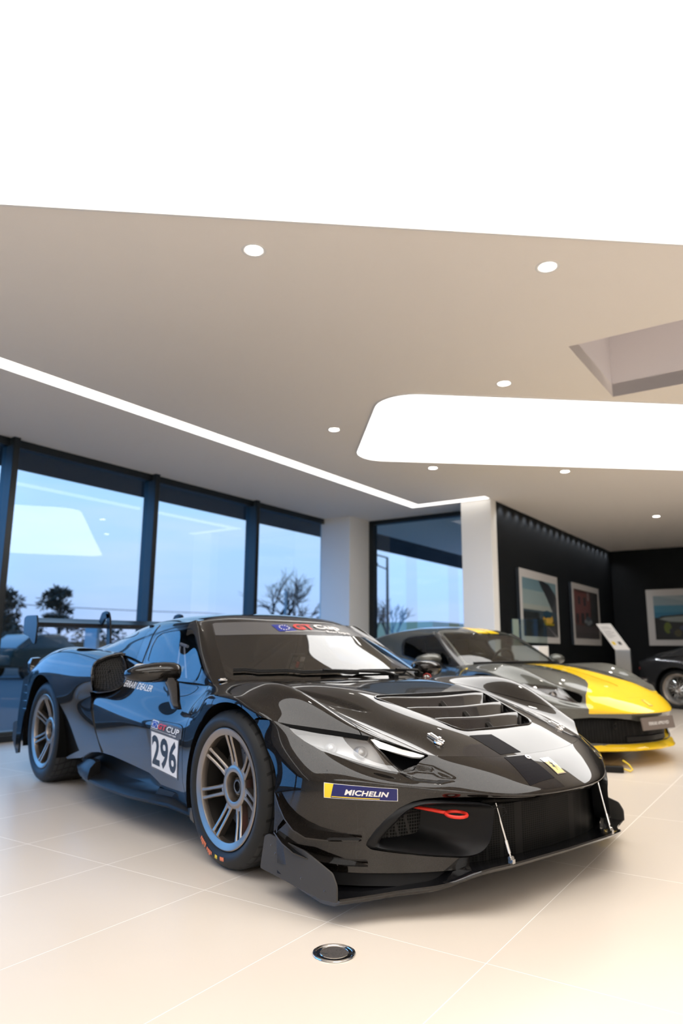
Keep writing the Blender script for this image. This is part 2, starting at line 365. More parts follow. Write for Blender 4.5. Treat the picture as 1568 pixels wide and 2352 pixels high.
door_rear = interp_f([(.15,-1.44),(.25,-1.50),(.31,-1.56),(.43,-1.66),(.55,-1.74),(.66,-1.76),(.9,-1.76)])
sill_top = interp_f([(-2.2,.20),(-1.95,.235),(-1.75,.295),(-1.6,.312),(-1.4,.312),(-1.1,.298),(-.87,.285),(-.76,.255),(-.66,.215),(-.45,.20),(-.35,.20),(0,.2)])
G = .0022   # half a shut-line gap
VENT = round_poly([(.365,-.40),(.365,.40),(.80,.262),(.80,-.262)], .06, 6)
SPEAR = [(.46,.505),(.25,.512),(-.05,.56),(-.3,.605),(-.3,.645),(-.05,.622),(.25,.565)]
INTAKE = smooth_poly([(-.02,.30),(0,.391),(.3,.391),(.45,.402),(.58,.402),(.655,.393),(.71,.362),(.765,.292),(.797,.240),(.778,.216),(.63,.199),(.5,.188),(.45,.10),(0,.10)], 3) if 0 else np.array([(-.05,.389),(.3,.391),(.45,.4015),(.57,.403),(.62,.399),(.66,.389),(.70,.366),(.735,.33),(.768,.288),(.792,.248),(.795,.232),(.78,.219),(.70,.206),(.63,.198),(.52,.19),(.46,.18),(.45,.05),(-.05,.05)])
HEADLAMP = np.array([(5.0,.03),(4.72,.28),(4.36,.64),(4.04,.965),(4.2,.99),(5,.985),(5.6,.98),(6.0,.95),(6.28,.72),(6.36,.45),(6.25,.18),(6.0,.03)])      # (column, row) on the nose surface
SDUCT = np.array([(4.93,.03),(3.05,.03),(3.02,.10),(3.35,.42),(3.62,.80),(3.98,.97),(4.30,.64),(4.66,.28)])
DRLBAR = np.array([(4.90,.04),(3.12,.035),(3.30,.20),(3.60,.27),(4.66,.27)])

def nose_surface(tweak=None): return Surf(mirror_net(NOSE if tweak is None else tweak), 14, 14)
def body_surface(): return Surf(mirror_net(BODY), 12, 14, flip=True)
def cabin_surface(): return Surf(mirror_net(CABIN), 12, 12, flip=True)
def haunch_surface(side):
    net = np.array([[(x, side * w, z) for x, w, z in r] for r in HAUNCH]); return Surf(net, 12, 14, flip=(side > 0))
# ------------------------------------------------------------------ car materials
def paint(name, col, metal=.35, rough=.32, flake=.0):
    m = mat(name, col, rough, metal, coat=1., coat_rough=.004, spec=.0); m.node_tree.nodes['Principled BSDF'].inputs['Coat IOR'].default_value = 1.52
    if flake:
        ns, ln, b = nodes(m); tc = ns.new('ShaderNodeTexCoord'); v = ns.new('ShaderNodeTexVoronoi'); v.inputs['Scale'].default_value = 900
        ln.new(tc.outputs['Object'], v.inputs['Vector'])
        sep = ns.new('ShaderNodeSeparateColor'); ln.new(v.outputs['Color'], sep.inputs[0])
        f = mnode(m.node_tree, 'POWER', sep.outputs[0], 6.)
        ln.new(mixcol(m.node_tree, f, col, tuple(min(1, c * flake) for c in col)), b.inputs['Base Color'])
    return m
M_BLACK = paint('black_brown_metallic_paint', (.0062, .0050, .0042), .5, .36, 4.)
M_GREY = paint('grey_metallic_paint', (.085, .087, .078), .45, .36, 1.8)
M_YELLOW = paint('yellow_paint', (.95, .62, .022), 0., .35)
M_OLD = paint('dark_grey_paint', (.030, .031, .034), .2, .35)
M_SATIN = mat('satin_black', (.0085, .0085, .009), .36, spec=.22)
M_MATTE = mat('matte_black', (.006, .006, .0065), .55, spec=.15)
M_VOID = mat('dark_void', (.003, .003, .003), .8, spec=.1)
M_GLOSSBLK = mat('gloss_black', (.006, .006, .007), .12, coat=.5)
M_CARBON = mat('carbon_plate', (.052, .049, .046), .5, .0, spec=.25)
M_RUBBER = mat('rubber', (.016, .017, .018), .5, spec=.3)
M_RIM = mat('bronze_grey_rim', (.30, .265, .235), .30, .92)
M_RIMDARK = mat('rim_inner', (.055, .05, .046), .45, .8)
M_DISC = mat('brake_disc', (.16, .155, .15), .4, .9)
M_STEEL = mat('polished_steel', (.78, .77, .76), .14, 1.)
M_ALU = mat('brushed_metal', (.55, .54, .52), .3, 1.)
M_CHROME = mat('chrome', (.85, .85, .86), .06, 1.)
M_RED = mat('red_anodised', (.75, .04, .025), .35, .2)
M_ORANGE = mat('orange_mark', (.85, .22, .09), .6)
M_YMARK = mat('yellow_mark', (.85, .62, .05), .6)
M_WHITE = mat('white_vinyl', (.82, .80, .78), .35)
M_INK = mat('dark_ink', (.018, .024, .032), .4)
M_REDINK = mat('red_vinyl', (.72, .035, .03), .4)
M_BLUEINK = mat('blue_vinyl', (.012, .028, .30), .35)
M_NAVY = mat('navy_vinyl', (.008, .012, .12), .35)
M_GREYV = mat('grey_vinyl', (.10, .098, .10), .4)
M_YVINYL = mat('yellow_vinyl', (.88, .62, .03), .4)
M_STRIPE = mat('dark_hood_stripe', (.007, .006, .008), .55, spec=.08)
M_INTERIOR = mat('cabin_black', (.010, .009, .009), .7, spec=.2)
M_SEAT = mat('seat_fabric', (.016, .015, .015), .8, spec=.2)
M_TRIM = mat('window_surround', (.010, .0105, .012), .22, coat=.6)
M_BADGE = mat('badge_enamel', (.85, .70, .22), .25, coat=1.)
M_LAMP = mat('lamp_reflector', (.74, .76, .79), .38, .35)
M_DRL = mat('daylight_bar', (.80, .82, .84), .18, .25, coat=1.)
def glass_mat(name, tint, refl_ior=1.5, rough=0.):
    """thin pane: tinted see-through plus mirror reflection by angle"""
    m = bpy.data.materials.new(name); m.use_nodes = True; nt = m.node_tree; nt.nodes.clear()
    out = nt.nodes.new('ShaderNodeOutputMaterial'); mx = nt.nodes.new('ShaderNodeMixShader'); tr = nt.nodes.new('ShaderNodeBsdfTransparent'); gl = nt.nodes.new('ShaderNodeBsdfGlossy')
    fr = nt.nodes.new('ShaderNodeFresnel'); fr.inputs['IOR'].default_value = refl_ior
    tr.inputs['Color'].default_value = (*tint, 1); gl.inputs['Roughness'].default_value = rough; gl.inputs['Color'].default_value = (1, 1, 1, 1)
    geo = nt.nodes.new('ShaderNodeNewGeometry')
    nt.links.new(mnode(nt, 'MULTIPLY', fr.outputs[0], mnode(nt, 'SUBTRACT', 1., geo.outputs['Backfacing'])), mx.inputs[0]); nt.links.new(tr.outputs[0], mx.inputs[1]); nt.links.new(gl.outputs[0], mx.inputs[2]); nt.links.new(mx.outputs[0], out.inputs[0])
    MATS[name] = m; return m
M_SCREEN = glass_mat('windscreen_glass', (.40, .38, .36), 1.9)
M_SCREEN2 = glass_mat('green_windscreen_glass', (.62, .68, .62), 1.75)
M_SIDEGLASS = glass_mat('side_glass', (.45, .48, .52), 1.8)
M_LENS = glass_mat('lamp_lens', (.90, .91, .92), 2.1)
def mesh_mat(name, scale, stretch=(1, 1, 1), lo=(.002, .002, .002), hi=(.013, .0125, .012)):
    """honeycomb wire mesh drawn as raised cell borders"""
    m = mat(name, hi, .5, .0, spec=.12); ns, ln, b = nodes(m); tc = ns.new('ShaderNodeTexCoord'); mp = ns.new('ShaderNodeMapping'); mp.inputs['Scale'].default_value = stretch
    v = ns.new('ShaderNodeTexVoronoi'); v.feature = 'DISTANCE_TO_EDGE'; v.inputs['Scale'].default_value = scale; v.inputs['Randomness'].default_value = 0.
    ln.new(tc.outputs['Object'], mp.inputs[0]); ln.new(mp.outputs[0], v.inputs['Vector'])
    f = mnode(m.node_tree, 'LESS_THAN', v.outputs['Distance'], .12)
    ln.new(mixcol(m.node_tree, f, lo, hi), b.inputs['Base Color']); return m
M_MESH = mesh_mat('grille_mesh', 75, (1., 1., 1.6))
M_MESH2 = mesh_mat('intake_mesh', 85, hi=(.032, .031, .03))
def tread_mat():
    m = mat('tyre_tread', (.013, .013, .0135), .6); ns, ln, b = nodes(m); nt = m.node_tree
    tc = ns.new('ShaderNodeTexCoord'); sp = ns.new('ShaderNodeSeparateXYZ'); ln.new(tc.outputs['Object'], sp.inputs[0])
    ang = mnode(nt, 'ARCTAN2', sp.outputs[1], sp.outputs[0])
    ph = mnode(nt, 'ADD', mnode(nt, 'MULTIPLY', ang, 34.), mnode(nt, 'MULTIPLY', mnode(nt, 'ABSOLUTE', mnode(nt, 'ADD', sp.outputs[2], .13)), 34.))
    g = mnode(nt, 'GREATER_THAN', mnode(nt, 'SINE', ph), .80)
    c = mnode(nt, 'GREATER_THAN', mnode(nt, 'SINE', mnode(nt, 'MULTIPLY', sp.outputs[2], 150.)), .9)
    h = mnode(nt, 'SUBTRACT', 1., mnode(nt, 'MAXIMUM', g, c))
    bp = ns.new('ShaderNodeBump'); bp.inputs['Strength'].default_value = 1.; bp.inputs['Distance'].default_value = .012; ln.new(h, bp.inputs['Height']); ln.new(bp.outputs[0], b.inputs['Normal'])
    ln.new(mixcol(nt, h, (.002, .002, .002), (.024, .024, .025)), b.inputs['Base Color'])  # groove colour darkened to stand in for shade the bump barely shows
    return m
M_TREAD = tread_mat()

# ------------------------------------------------------------------ wheels
def make_wheel(parent, x, side, R, width, y_face, style='race', rot=0.):
    """wheel group: axis = local z pointing outwards"""
    w = bpy.data.objects.new('wheel', None); w.empty_display_size = .1; link(w, parent); w.location = (x, side * y_face, R)
    w.rotation_euler = Matrix(((1, 0, 0), (0, 0, side), (0, -side, 0))).to_euler() if side < 0 else Matrix(((1, 0, 0), (0, 0, 1), (0, -1, 0))).to_euler()
    # local z -> outward: rows of the rotation above map z to (0, side, 0)
    w.rotation_euler = (PI / 2 if side < 0 else -PI / 2, 0, 0)
    t = MB(); rb = .2588
    t.lathe([(rb - .004, -.012), (rb + .004, -.001), (rb + .018, .010), (rb + .036, .0145), (R - .034, .010), (R - .020, .003), (R - .009, -.010)], n=96)
    t.lathe([(rb - .004, -width + .012), (rb + .02, -width - .008), (R - .03, -width - .006), (R - .009, -width + .010)][::-1], n=96)
    t.build('tyre', M_RUBBER, w, angle=60)
    t = MB(); t.lathe([(R - .009, -.010), (R - .003, -.022), (R, -.045), (R, -width + .045), (R - .003, -width + .02), (R - .009, -width + .010)], n=128); t.build('tyre_tread', M_TREAD, w, angle=60)
    r = MB()   # barrel and flange
    r.lathe([(.2588, -.010), (.2588, .002), (.2545, .0045), (.249, .003), (.232, -.003), (.2265, -.006), (.2245, -.012), (.2235, -.034)], n=112)
    r.build('rim', M_RIM, w, angle=40)
    r = MB(); r.lathe([(.2236, -.033), (.2225, -.10), (.220, -.20), (.25, -width + .01)], n=96); r.build('rim_barrel', M_RIMDARK, w, angle=40)
    if style == 'race':
        nsp = 7
        for k in range(nsp):
            a = rot + 2 * PI * k / nsp; sb = MB(); ca, sa = math.cos(a), math.sin(a)
            for q in (-1, 1):
                sec = []
                for rr, off, z, hw, dp in ((.075, .0165, -.046, .0125, .026), (.095, .0160, -.046, .0105, .030), (.125, .0160, -.040, .0085, .034), (.165, .0165, -.029, .0078, .036), (.20, .0175, -.017, .0078, .036), (.2245, .0190, -.009, .0095, .036), (.232, .0200, -.006, .0120, .03)):
                    pts = []
                    for dx, dz in ((-hw, -dp), (hw, -dp), (hw, -.004), (hw * .55, 0), (-hw * .55, 0), (-hw, -.004)):
                        tt = q * off + dx; pts.append((rr * ca - tt * sa, rr * sa + tt * ca, z + dz))
                    sec.append(pts)
                sb.loft(sec)
            # web that joins the two bars at the hub
            sb.prism([(x_ * ca - y_ * sa, x_ * sa + y_ * ca) for x_, y_ in ((.070, -.02), (.104, -.016), (.108, 0), (.104, .016), (.070, .02))], -.075, -.047)
            sb.build('spoke', M_RIM, w, angle=30)
        hb = MB(); hb.lathe([(.097, -.090), (.097, -.056), (.094, -.0475), (.088, -.0435), (.068, -.0425), (.064, -.0445), (.061, -.052), (.058, -.100)], n=72); hb.build('hub', M_RIM, w, angle=35)
        nut = MB(); nut.lathe([(.060, -.100), (.046, -.100), (.046, -.086), (.038, -.080), (.038, -.070), (.030, -.064), (.022, -.064), (.020, -.078), (0.0001, -.080)], n=48)
        for k in range(24):
            b_ = 2 * PI * k / 24; nut.prism([(.0415 * math.cos(b_ + d) * s_, .0415 * math.sin(b_ + d) * s_) for d, s_ in ((-.07, 1), (.07, 1), (.07, 1.13), (-.07, 1.13))], -.095, -.074)
        nut.build('centre_lock_nut', M_GLOSSBLK, w, angle=30)
        nr = MB(); nr.lathe([(.0265, -.0645), (.0255, -.0630), (.0240, -.0630), (.0230, -.0645)], n=48); nr.build('nut_ring', M_DISC, w)
    elif style == 'road':
        for k in range(5):
            a = rot + 2 * PI * k / 5; sb = MB(); ca, sa = math.cos(a), math.sin(a)
            for q in (-1, 1):
                sb.loft([[(rr * ca - (q * off + dx) * sa, rr * sa + (q * off + dx) * ca, z + dz) for dx, dz in ((-hw, -.03), (hw, -.03), (hw, 0), (-hw, 0))] for rr, off, z, hw in ((.05, .012, -.03, .016), (.15, .03, -.022, .011), (.24, .055, -.006, .010))])
            sb.build('spoke', M_RIM, w, angle=30)
        hb = MB(); hb.lathe([(.062, -.06), (.060, -.028), (.03, -.022), (.0001, -.02)], n=40); hb.build('hub', M_RIM, w)
    elif style == 'wire':
        sb = MB()
        for k in range(36):
            a = 2 * PI * k / 36; b_ = a + (.35 if k % 2 else -.35); sb.tube([(.05 * math.cos(b_), .05 * math.sin(b_), -.005 if k % 4 < 2 else -.07), (.20 * math.cos(a), .20 * math.sin(a), -.07)], .0028, 5)
        sb.build('spokes', M_CHROME, w)
        hb = MB(); hb.lathe([(.052, -.09), (.052, -.01), (.04, .005), (.018, .03), (.0001, .032)], n=32); hb.build('hub', M_CHROME, w)
        dsh = MB(); dsh.lathe([(.236, -.012), (.20, -.06), (.19, -.085)], n=72); dsh.build('rim_dish', M_ALU, w)
    if style in ('race', 'road'):
        d = MB(); d.lathe([(.06, -.115), (.196, -.115), (.198, -.118), (.198, -.142), (.196, -.145), (.06, -.145)], n=72)
        for k in range(36):
            for rr in (.14, .165, .185):
                a = 2 * PI * (k + rr * 30) / 36; d.cur = 1; d.lathe([(.0035, 0), (.0001, .0006)], M=Matrix.Translation((rr * math.cos(a), rr * math.sin(a), -.1148)), n=8); d.cur = 0
        d.build('brake_disc', [M_DISC, M_VOID], w, angle=30)
        c = MB(); aa = [math.radians(q) for q in range(-40 if side < 0 else 140, (41 if side < 0 else 221), 8)]
        c.loft([[(rr * math.cos(a), rr * math.sin(a), z) for rr, z in ((.13, -.165), (.205, -.165), (.207, -.09), (.19, -.082), (.14, -.082))] for a in aa]); c.build('brake_caliper', mat('caliper_red', (.35, .05, .035), .45) if style == 'race' else M_MATTE, w, angle=35)
    return w
def tyre_marks(w, R):
    """coloured marks on the lower sidewall of the race car's front tyre"""
    for name, m, a0, a1, r0, r1, n in (('tyre_mark', M_ORANGE, 234, 245, .279, .301, 5), ('tyre_mark', M_ORANGE, 247, 257, .285, .303, 4), ('tyre_mark', M_YMARK, 262, 266, .283, .298, 1), ('tyre_mark', M_ORANGE, 270.5, 277, .281, .297, 1)):
        b = MB()
        for k in range(n):
            s0 = math.radians(a0 + (a1 - a0) * k / n); s1 = math.radians(a0 + (a1 - a0) * (k + (.72 if n > 1 else 1)) / n)
            vs = []
            for j in range(5):
                a = s0 + (s1 - s0) * j / 4; dr = (.004 * ((k * 7) % 3 - 1) if n > 1 else 0)
                vs += [(r0 * math.cos(a), r0 * math.sin(a), .0148), ((r1 + dr) * math.cos(a), (r1 + dr) * math.sin(a), .0142)]
            b.add(vs, [(2 * j, 2 * j + 1, 2 * j + 3, 2 * j + 2) for j in range(4)])
        b.build(name, m, w, smooth=False, fix=False)

def liner(parent, x, z, r, side, y0, y1):
    b = MB(); M = mat3((1, 0, 0), (0, 0, 1), (0, side, 0), (x, 0, z))
    b.lathe([(r + .004, y1), (r + .004, y0), (.10, y0)], M, n=40, a0=-.35, a1=PI + .35); return b.build('wheel_arch_liner', M_VOID, parent)

# ------------------------------------------------------------------ shared body shell
def car_shell(root, kind, M_BODY):
    race = kind == 'race'
    body, nose, cab = body_surface(), nose_surface(), cabin_surface()
    if race: nose.emboss(sdpoly(np.abs(nose.U - 8.), nose.R, [(4.0, .95), (3.55, .70), (3.0, .80), (2.55, 1.30), (3.0, 1.48), (3.7, 1.32)]), .017, .42)
    if race: body.emboss(sdpoly(body.V[..., 0], np.abs(body.V[..., 1]), SPEAR), .012, .014)
    # ---- front lid, wings
    top = body.mesh(); Y = lambda V: np.abs(V[:, 1])
    front = top.clip(lambda V, C: -arch(V, ARCH_F) if 0 else np.where(V[:, 2] < 1, -arch(V, ARCH_F), 0))
    front = front.clip(lambda V, C: -np.where(np.abs(V[:, 1]) > .3, V[:, 0] + .62, V[:, 0] + .50))        # ends under the screen
    front = front.clip(lambda V, C: C[:, 1] * 0 + .004 - C[:, 1])                                            # tiny gap to the nose
    hood = front.clip(lambda V, C: Y(V) - seam_w(V[:, 0]) + G).clip(lambda V, C: -.34 - V[:, 0] - .0 * Y(V))
    if race:
        hood = hood.clip(lambda V, C: -sdpoly(V[:, 0], V[:, 1], VENT))
    return body, nose, cab, front, hood
M_WING = mat('wing_carbon', (.010, .010, .0105), .3, spec=.25)
def build_race_car():
    root = thing('race_car', 'black GT race car with number 296 on its door, nearest the camera', 'race car')
    body, nose, cab, front, hood = car_shell(root, 'race', M_BLACK)
    B = M_BLACK; Y = lambda V: np.abs(V[:, 1])
    bonnet = hood.obj('bonnet', [B, M_VOID], root, thick=.012, rimmat=1)
    hood_b = body.mesh().bvh()
    # ---- bonnet vent: basin, slats, fins
    vb = MB(); M = Matrix.Identity(4); out = np.array(VENT)
    def surf_z(x, y):
        h = hood_b.ray_cast(Vector((x, y, 2)), Vector((0, 0, -1))); return h[0].z if h[0] is not None else .6
    loops = []
    for dz, sc in ((.004, 1.0), (-.012, .985), (-.085, .97), (-.12, .90)):
        loops.append([((x - .58) * sc + .58, y * sc, surf_z(x, y) + dz - (.0 if dz > -.05 else .0)) for x, y in out])
    vb.loft(loops[1:], cap=(False, True)); vb.build('vent_basin', M_GLOSSBLK, bonnet)
    rim = MB(); n = len(out)
    sec = [(0, -.010), (.0, .0035), (-.005, .0045), (-.009, .003), (-.010, -.014)]
    cen = out.mean(0); ring = []
    for off, dz in sec:
        l = []
        for i, (x, y) in enumerate(out):
            a, b_ = out[i - 1], out[(i + 1) % n]; t = b_ - a; nn = np.array([t[1], -t[0]]) / (np.linalg.norm(t) + 1e-9)
            if np.dot(nn, np.array([x, y]) - cen) < 0: nn = -nn
            px, py = x + nn[0] * (off + .004), y + nn[1] * (off + .004); l.append((px, py, surf_z(x, y) + dz))
        ring.append(l)
    rim.loft(ring, cap=(False, False)); rim.build('vent_rim', B, bonnet, angle=60)
    def wv(x): return np.interp(x, [.365, .80], [.40, .262])
    for xr, xf in ((.385, .53), (.535, .665), (.668, .79)):
        s = MB(); secs = []
        for k in range(13):
            t = -1 + k / 6.; pts = []
            for xx, dz in ((xr, -.010), (xr + .004, .0), (xr + .014, .0005), (xr + .024, -.008), (xr + .055, -.036), (xf, -.082), (xf, -.088), (xr + .05, -.044), (xr + .008, -.014)):
                y = t * (wv(xx) - .012); bow = .018 * (1 - t * t); pts.append((xx + bow, y, surf_z(min(xx, .80), y * .98) + dz))
            secs.append(pts)
        s.loft(secs); s.build('vent_slat', B, bonnet, angle=50)
    for xx in (.455, .60, .735):
        f = MB(); z = surf_z(xx, 0); f.prism([(xx - .012, z - .004), (xx + .004, z - .004), (xx + .065, z - .055), (xx - .012, z - .055)], -.0018, .0018, mat3((1, 0, 0), (0, 0, 1), (0, -1, 0), (0, 0, 0))); f.build('vent_fin', M_CARBON, bonnet, smooth=False)
    for sx in (-1, 1):
        for x0 in (.40, .55, .69):
            f = MB(); vs = [(xx, sx * (wv(xx) - ins), surf_z(xx, sx * wv(xx)) + dz) for xx, ins, dz in ((x0, .012, -.006), (x0 + .025, .014, -.004), (x0 + .05, .045, -.05), (x0 + .02, .045, -.052))]
            f.add(vs, [(0, 1, 2, 3), (3, 2, 1, 0)]); f.build('vent_side_blade', M_CARBON, bonnet, smooth=False, fix=False)
    # ---- bonnet pins
    for sx in (-1, 1):
        p = Vector((.82, sx * .43, surf_z(.82, sx * .43))); pin = MB()
        Mx = mat3((.93, 0, -.36), (0, 1, 0), (.36, 0, .93), p + Vector((0, 0, .001)))
        pin.lathe([(.0001, .004), (.017, .004), (.020, .002), (.021, -.002)], Mx, n=28)
        pin.box((-.060, -.010, 0), (-.012, .010, .010), Mx); pin.box((-.052, -.004, .008), (.012, .004, .016), Mx)
        pin.tube([Mx @ Vector((.006 + .017 * math.cos(a), .015 * math.sin(a), .012)) for a in np.linspace(0, 2 * PI, 20)], .0022, 6, cap=False)
        pin.tube([Mx @ Vector((.0, 0, 0)), Mx @ Vector((0, 0, .022))], .006, 10)
        pin.build('bonnet_pin', M_STEEL, bonnet, angle=40)
    # ---- wings
    for sx in (-1, 1):
        w = front.clip(lambda V, C: -sx * V[:, 1] + seam_w(V[:, 0]) + G * .6)
        w = w.clip(lambda V, C: np.where(Y(V) > .79, door_front(V[:, 2]), -.40) + G - V[:, 0])
        w = w.clip(lambda V, C: .10 - V[:, 2])
        w.obj('front_wing', [B, M_VOID], root, thick=.010)
        liner(root, ARCH_F[0], ARCH_F[1], ARCH_F[2], sx, .60, .945)
    # ---- nose and bumper
    nm = nose.mesh().clip(lambda V, C: np.where(Y(V) > .35, -arch(V, ARCH_F), -1.))
    fr = nm.clip(lambda V, C: -np.where(V[:, 0] > .6, sdpoly(Y(V), V[:, 2], INTAKE), 1.))
    NC = 8.
    uu = lambda C: np.abs(C[:, 0] - NC)
    fr = fr.clip(lambda V, C: -sdpoly(uu(C), C[:, 1], HEADLAMP)).clip(lambda V, C: -sdpoly(uu(C), C[:, 1], SDUCT))
    fr = fr.clip(lambda V, C: -np.maximum(np.abs(uu(C) - (6.93 - .36 * C[:, 1])) - .011, C[:, 1] - 1.95))
    bumper = fr.obj('front_bumper', [B, M_VOID], root, thick=.008, rimmat=1)
    # ---- headlamps and ducts
    for sx in (-1, 1):
        half = nose.mesh().clip(lambda V, C: -sx * V[:, 1])
        hl = half.clip(lambda V, C: sdpoly(uu(C), C[:, 1], HEADLAMP) + .012)
        lamp = hl.offset(-.060).obj('headlamp', [M_LAMP], root, thick=0)
        hl.offset(-.002).obj('lamp_lens', M_LENS, lamp, thick=0)
        # dark surround between lens and bucket
        hs = half.clip(lambda V, C: sdpoly(uu(C), C[:, 1], HEADLAMP)).clip(lambda V, C: -(sdpoly(uu(C), C[:, 1], HEADLAMP) + .012)); hs.offset(-.003).obj('lamp_seal', M_VOID, lamp, thick=.06)
        half.clip(lambda V, C: np.maximum(C[:, 1] - .17 + .05 * np.abs(uu(C) - 5.6), np.abs(uu(C) - 5.62) - .72)).offset(.0006).obj('lamp_upper_gap', M_VOID, lamp, thick=.012)
        # inner edge strip of dark red marker along the lower outer border
        mk = hl.clip(lambda V, C: .80 - (C[:, 1] + np.clip(uu(C) - 5.0, 0, 2) * .22)); mk.offset(-.022).obj('lamp_bezel', M_GLOSSBLK, lamp, thick=.004)
        ins = hl.V.mean(0)
        for k, (du, dr, rr) in enumerate(((5.10, .42, .022), (5.55, .46, .020))):
            d2 = np.hypot(uu(hl.C) - du, (hl.C[:, 1] - dr)); i = int(np.argmin(d2)); p = Vector(hl.V[i] - hl.N[i] * .050); d = Vector((.93, sx * -.28 if 0 else sx * .2, .12)).normalized()
            pj = MB(); up = Vector((0, 0, 1)); xx = up.cross(d).normalized(); pj.lathe([(rr, -.02), (rr, .012), (rr * .9, .016), (rr * .75, .012), (.0001, .022)], mat3(xx, d.cross(xx), d, p), n=24); pj.build('lamp_projector', M_LAMP, lamp)
        sd = half.clip(lambda V, C: sdpoly(uu(C), C[:, 1], SDUCT) + .004)
        # recess: skin sunk towards the rear corner
        Vn = sd.V.copy(); dep = np.clip(-sdpoly(uu(sd.C), sd.C[:, 1], SDUCT) / .22, 0, 1) ** .6
        sunk = PM(Vn - sd.N * (.004 + .085 * dep)[:, None], sd.N, sd.C, sd.F); sunk.obj('front_duct', M_GLOSSBLK, root, thick=0)
        bar = half.clip(lambda V, C: sdpoly(uu(C), C[:, 1], DRLBAR)); bar.offset(-.006).obj('daylight_bar', M_DRL, lamp, thick=.012)
        fl = half.clip(lambda V, C: np.abs(sdpoly(uu(C), C[:, 1], SDUCT) + .015) - .03)
    # ---- side panels: door, sill part behind the arch, hidden bits under the haunch
    side = body.mesh().clip(lambda V, C: .74 - Y(V)).clip(lambda V, C: V[:, 0] + .30)
    side = side.clip(lambda V, C: sill_top(V[:, 0]) - V[:, 2])
    cabm = cab.mesh()
    for sx in (-1, 1):
        sd = side.clip(lambda V, C: -sx * V[:, 1])
        door = sd.clip(lambda V, C: V[:, 0] - door_front(V[:, 2]) + G).clip(lambda V, C: door_rear(V[:, 2]) - V[:, 0] + G)
        d = door.obj('door', [B, M_VOID], root, thick=.012, rimmat=1)
        if sx < 0: R_DOOR, R_DOOR_B = d, sd.bvh()
        q = sd.clip(lambda V, C: V[:, 0] - door_rear(V[:, 2]) + G * 0); q = q.clip(lambda V, C: -2.14 - V[:, 0]); q.obj('rear_quarter_panel', [B, M_VOID], root, thick=.01)
    # door mirror pocket catch
    # ---- cabin
    uc = lambda C: np.abs(C[:, 0] - 7.)
    SCREEN_O = np.array([(-.5, .10), (2.72, .10), (2.9, .25), (2.9, 2.8), (2.75, 2.94), (-.5, 2.94)])
    cw = cabm.clip(lambda V, C: sdpoly(uc(C), C[:, 1], SCREEN_O))
    scr = cw.obj('windscreen', [M_SCREEN], root, thick=0)
    band = cw.clip(lambda V, C: 2.17 - C[:, 1]).clip(lambda V, C: uc(C) - 2.86); band.offset(.0008).obj('sunstrip', [M_GREYV], scr, thick=0)
    WIN = np.array([(5.12, .62), (5.10, 1.0), (5.10, 3.2), (5.10, 5.0), (5.14, 5.55), (5.4, 5.80), (6.0, 5.86), (6.90, 5.80), (6.96, 5.2), (6.96, 1.0), (6.9, .66)])
    shell = cabm.clip(lambda V, C: -sdpoly(uc(C), C[:, 1], SCREEN_O))
    shell = shell.clip(lambda V, C: -sdpoly(uc(C), C[:, 1], WIN))
    roof = shell.clip(lambda V, C: C[:, 1] - 6.35)
    rf = roof.obj('roof', [B, M_TRIM], root, thick=.012, matf=lambda c, C: (np.abs(C[:, 0] - 7.) > 4.95) & (C[:, 1] > .5))
    deck = shell.clip(lambda V, C: 6.36 - C[:, 1]); deck.obj('engine_cover', [B], root, thick=.012)
    for sx in (-1, 1):
        wn = cabm.clip(lambda V, C: -sx * V[:, 1]).clip(lambda V, C: sdpoly(uc(C), C[:, 1], WIN))
        frame = wn.clip(lambda V, C: -(sdpoly(uc(C), C[:, 1], WIN) + .16)); g = wn.clip(lambda V, C: sdpoly(uc(C), C[:, 1], WIN) + .16)
        gl = g.offset(-.004).obj('side_window', M_SIDEGLASS, root, thick=0); frame.offset(-.001).obj('window_frame', M_TRIM, gl, thick=.010)
        if sx < 0: R_WIN, R_WIN_B = gl, wn.bvh()
        # hoop behind the side window, small quarter opening in the buttress
        hp = cabm.clip(lambda V, C: -sx * V[:, 1]).clip(lambda V, C: np.abs(C[:, 1] - 5.98 - .05 * np.abs(uc(C) - 6)) - .10).clip(lambda V, C: 4.4 - uc(C)); hp.offset(.004).obj('window_hoop', M_GLOSSBLK, root, thick=.006)
        QP = smooth_poly([(4.35, 7.02), (4.75, 6.92), (4.85, 7.15), (4.62, 7.55), (4.38, 7.6)], 4)
        qv = cabm.clip(lambda V, C: -sx * V[:, 1]).clip(lambda V, C: sdpoly(uc(C), C[:, 1], QP)); qv.offset(.003).obj('quarter_vent', M_GLOSSBLK, root, thick=.004)
    # ---- rear haunches
    for sx in (-1, 1):
        hs = haunch_surface(sx)
        h = hs.mesh().clip(lambda V, C: -arch(V, ARCH_R)).clip(lambda V, C: np.where((C[:, 1] < 1.6) & (V[:, 2] < .67), V[:, 0] - door_rear(V[:, 2]) + G, -1.))
        h = h.clip(lambda V, C: sill_top(V[:, 0]) + np.where(V[:, 0] < -2.6, .05, 0.) - V[:, 2])
        # scoop on top of the haunch
        SC_ = smooth_poly([(1.75, 1.25), (2.6, 1.05), (3.3, 1.3), (3.5, 1.75), (3.0, 2.0), (2.2, 1.75)], 4)
        sc = h.clip(lambda V, C: sdpoly(C[:, 0], C[:, 1], SC_))
        h2 = h.clip(lambda V, C: -sdpoly(C[:, 0], C[:, 1], SC_))
        hw = h2.obj('rear_wing_panel', [B, M_VOID], root, thick=.014)
        Vn = sc.V.copy(); dep = np.clip(-sdpoly(sc.C[:, 0], sc.C[:, 1], SC_) / .35, 0, 1) ** .5; PM(Vn - sc.N * (.003 + .06 * dep)[:, None], sc.N, sc.C, sc.F).obj('wing_scoop', M_VOID, hw, thick=0)
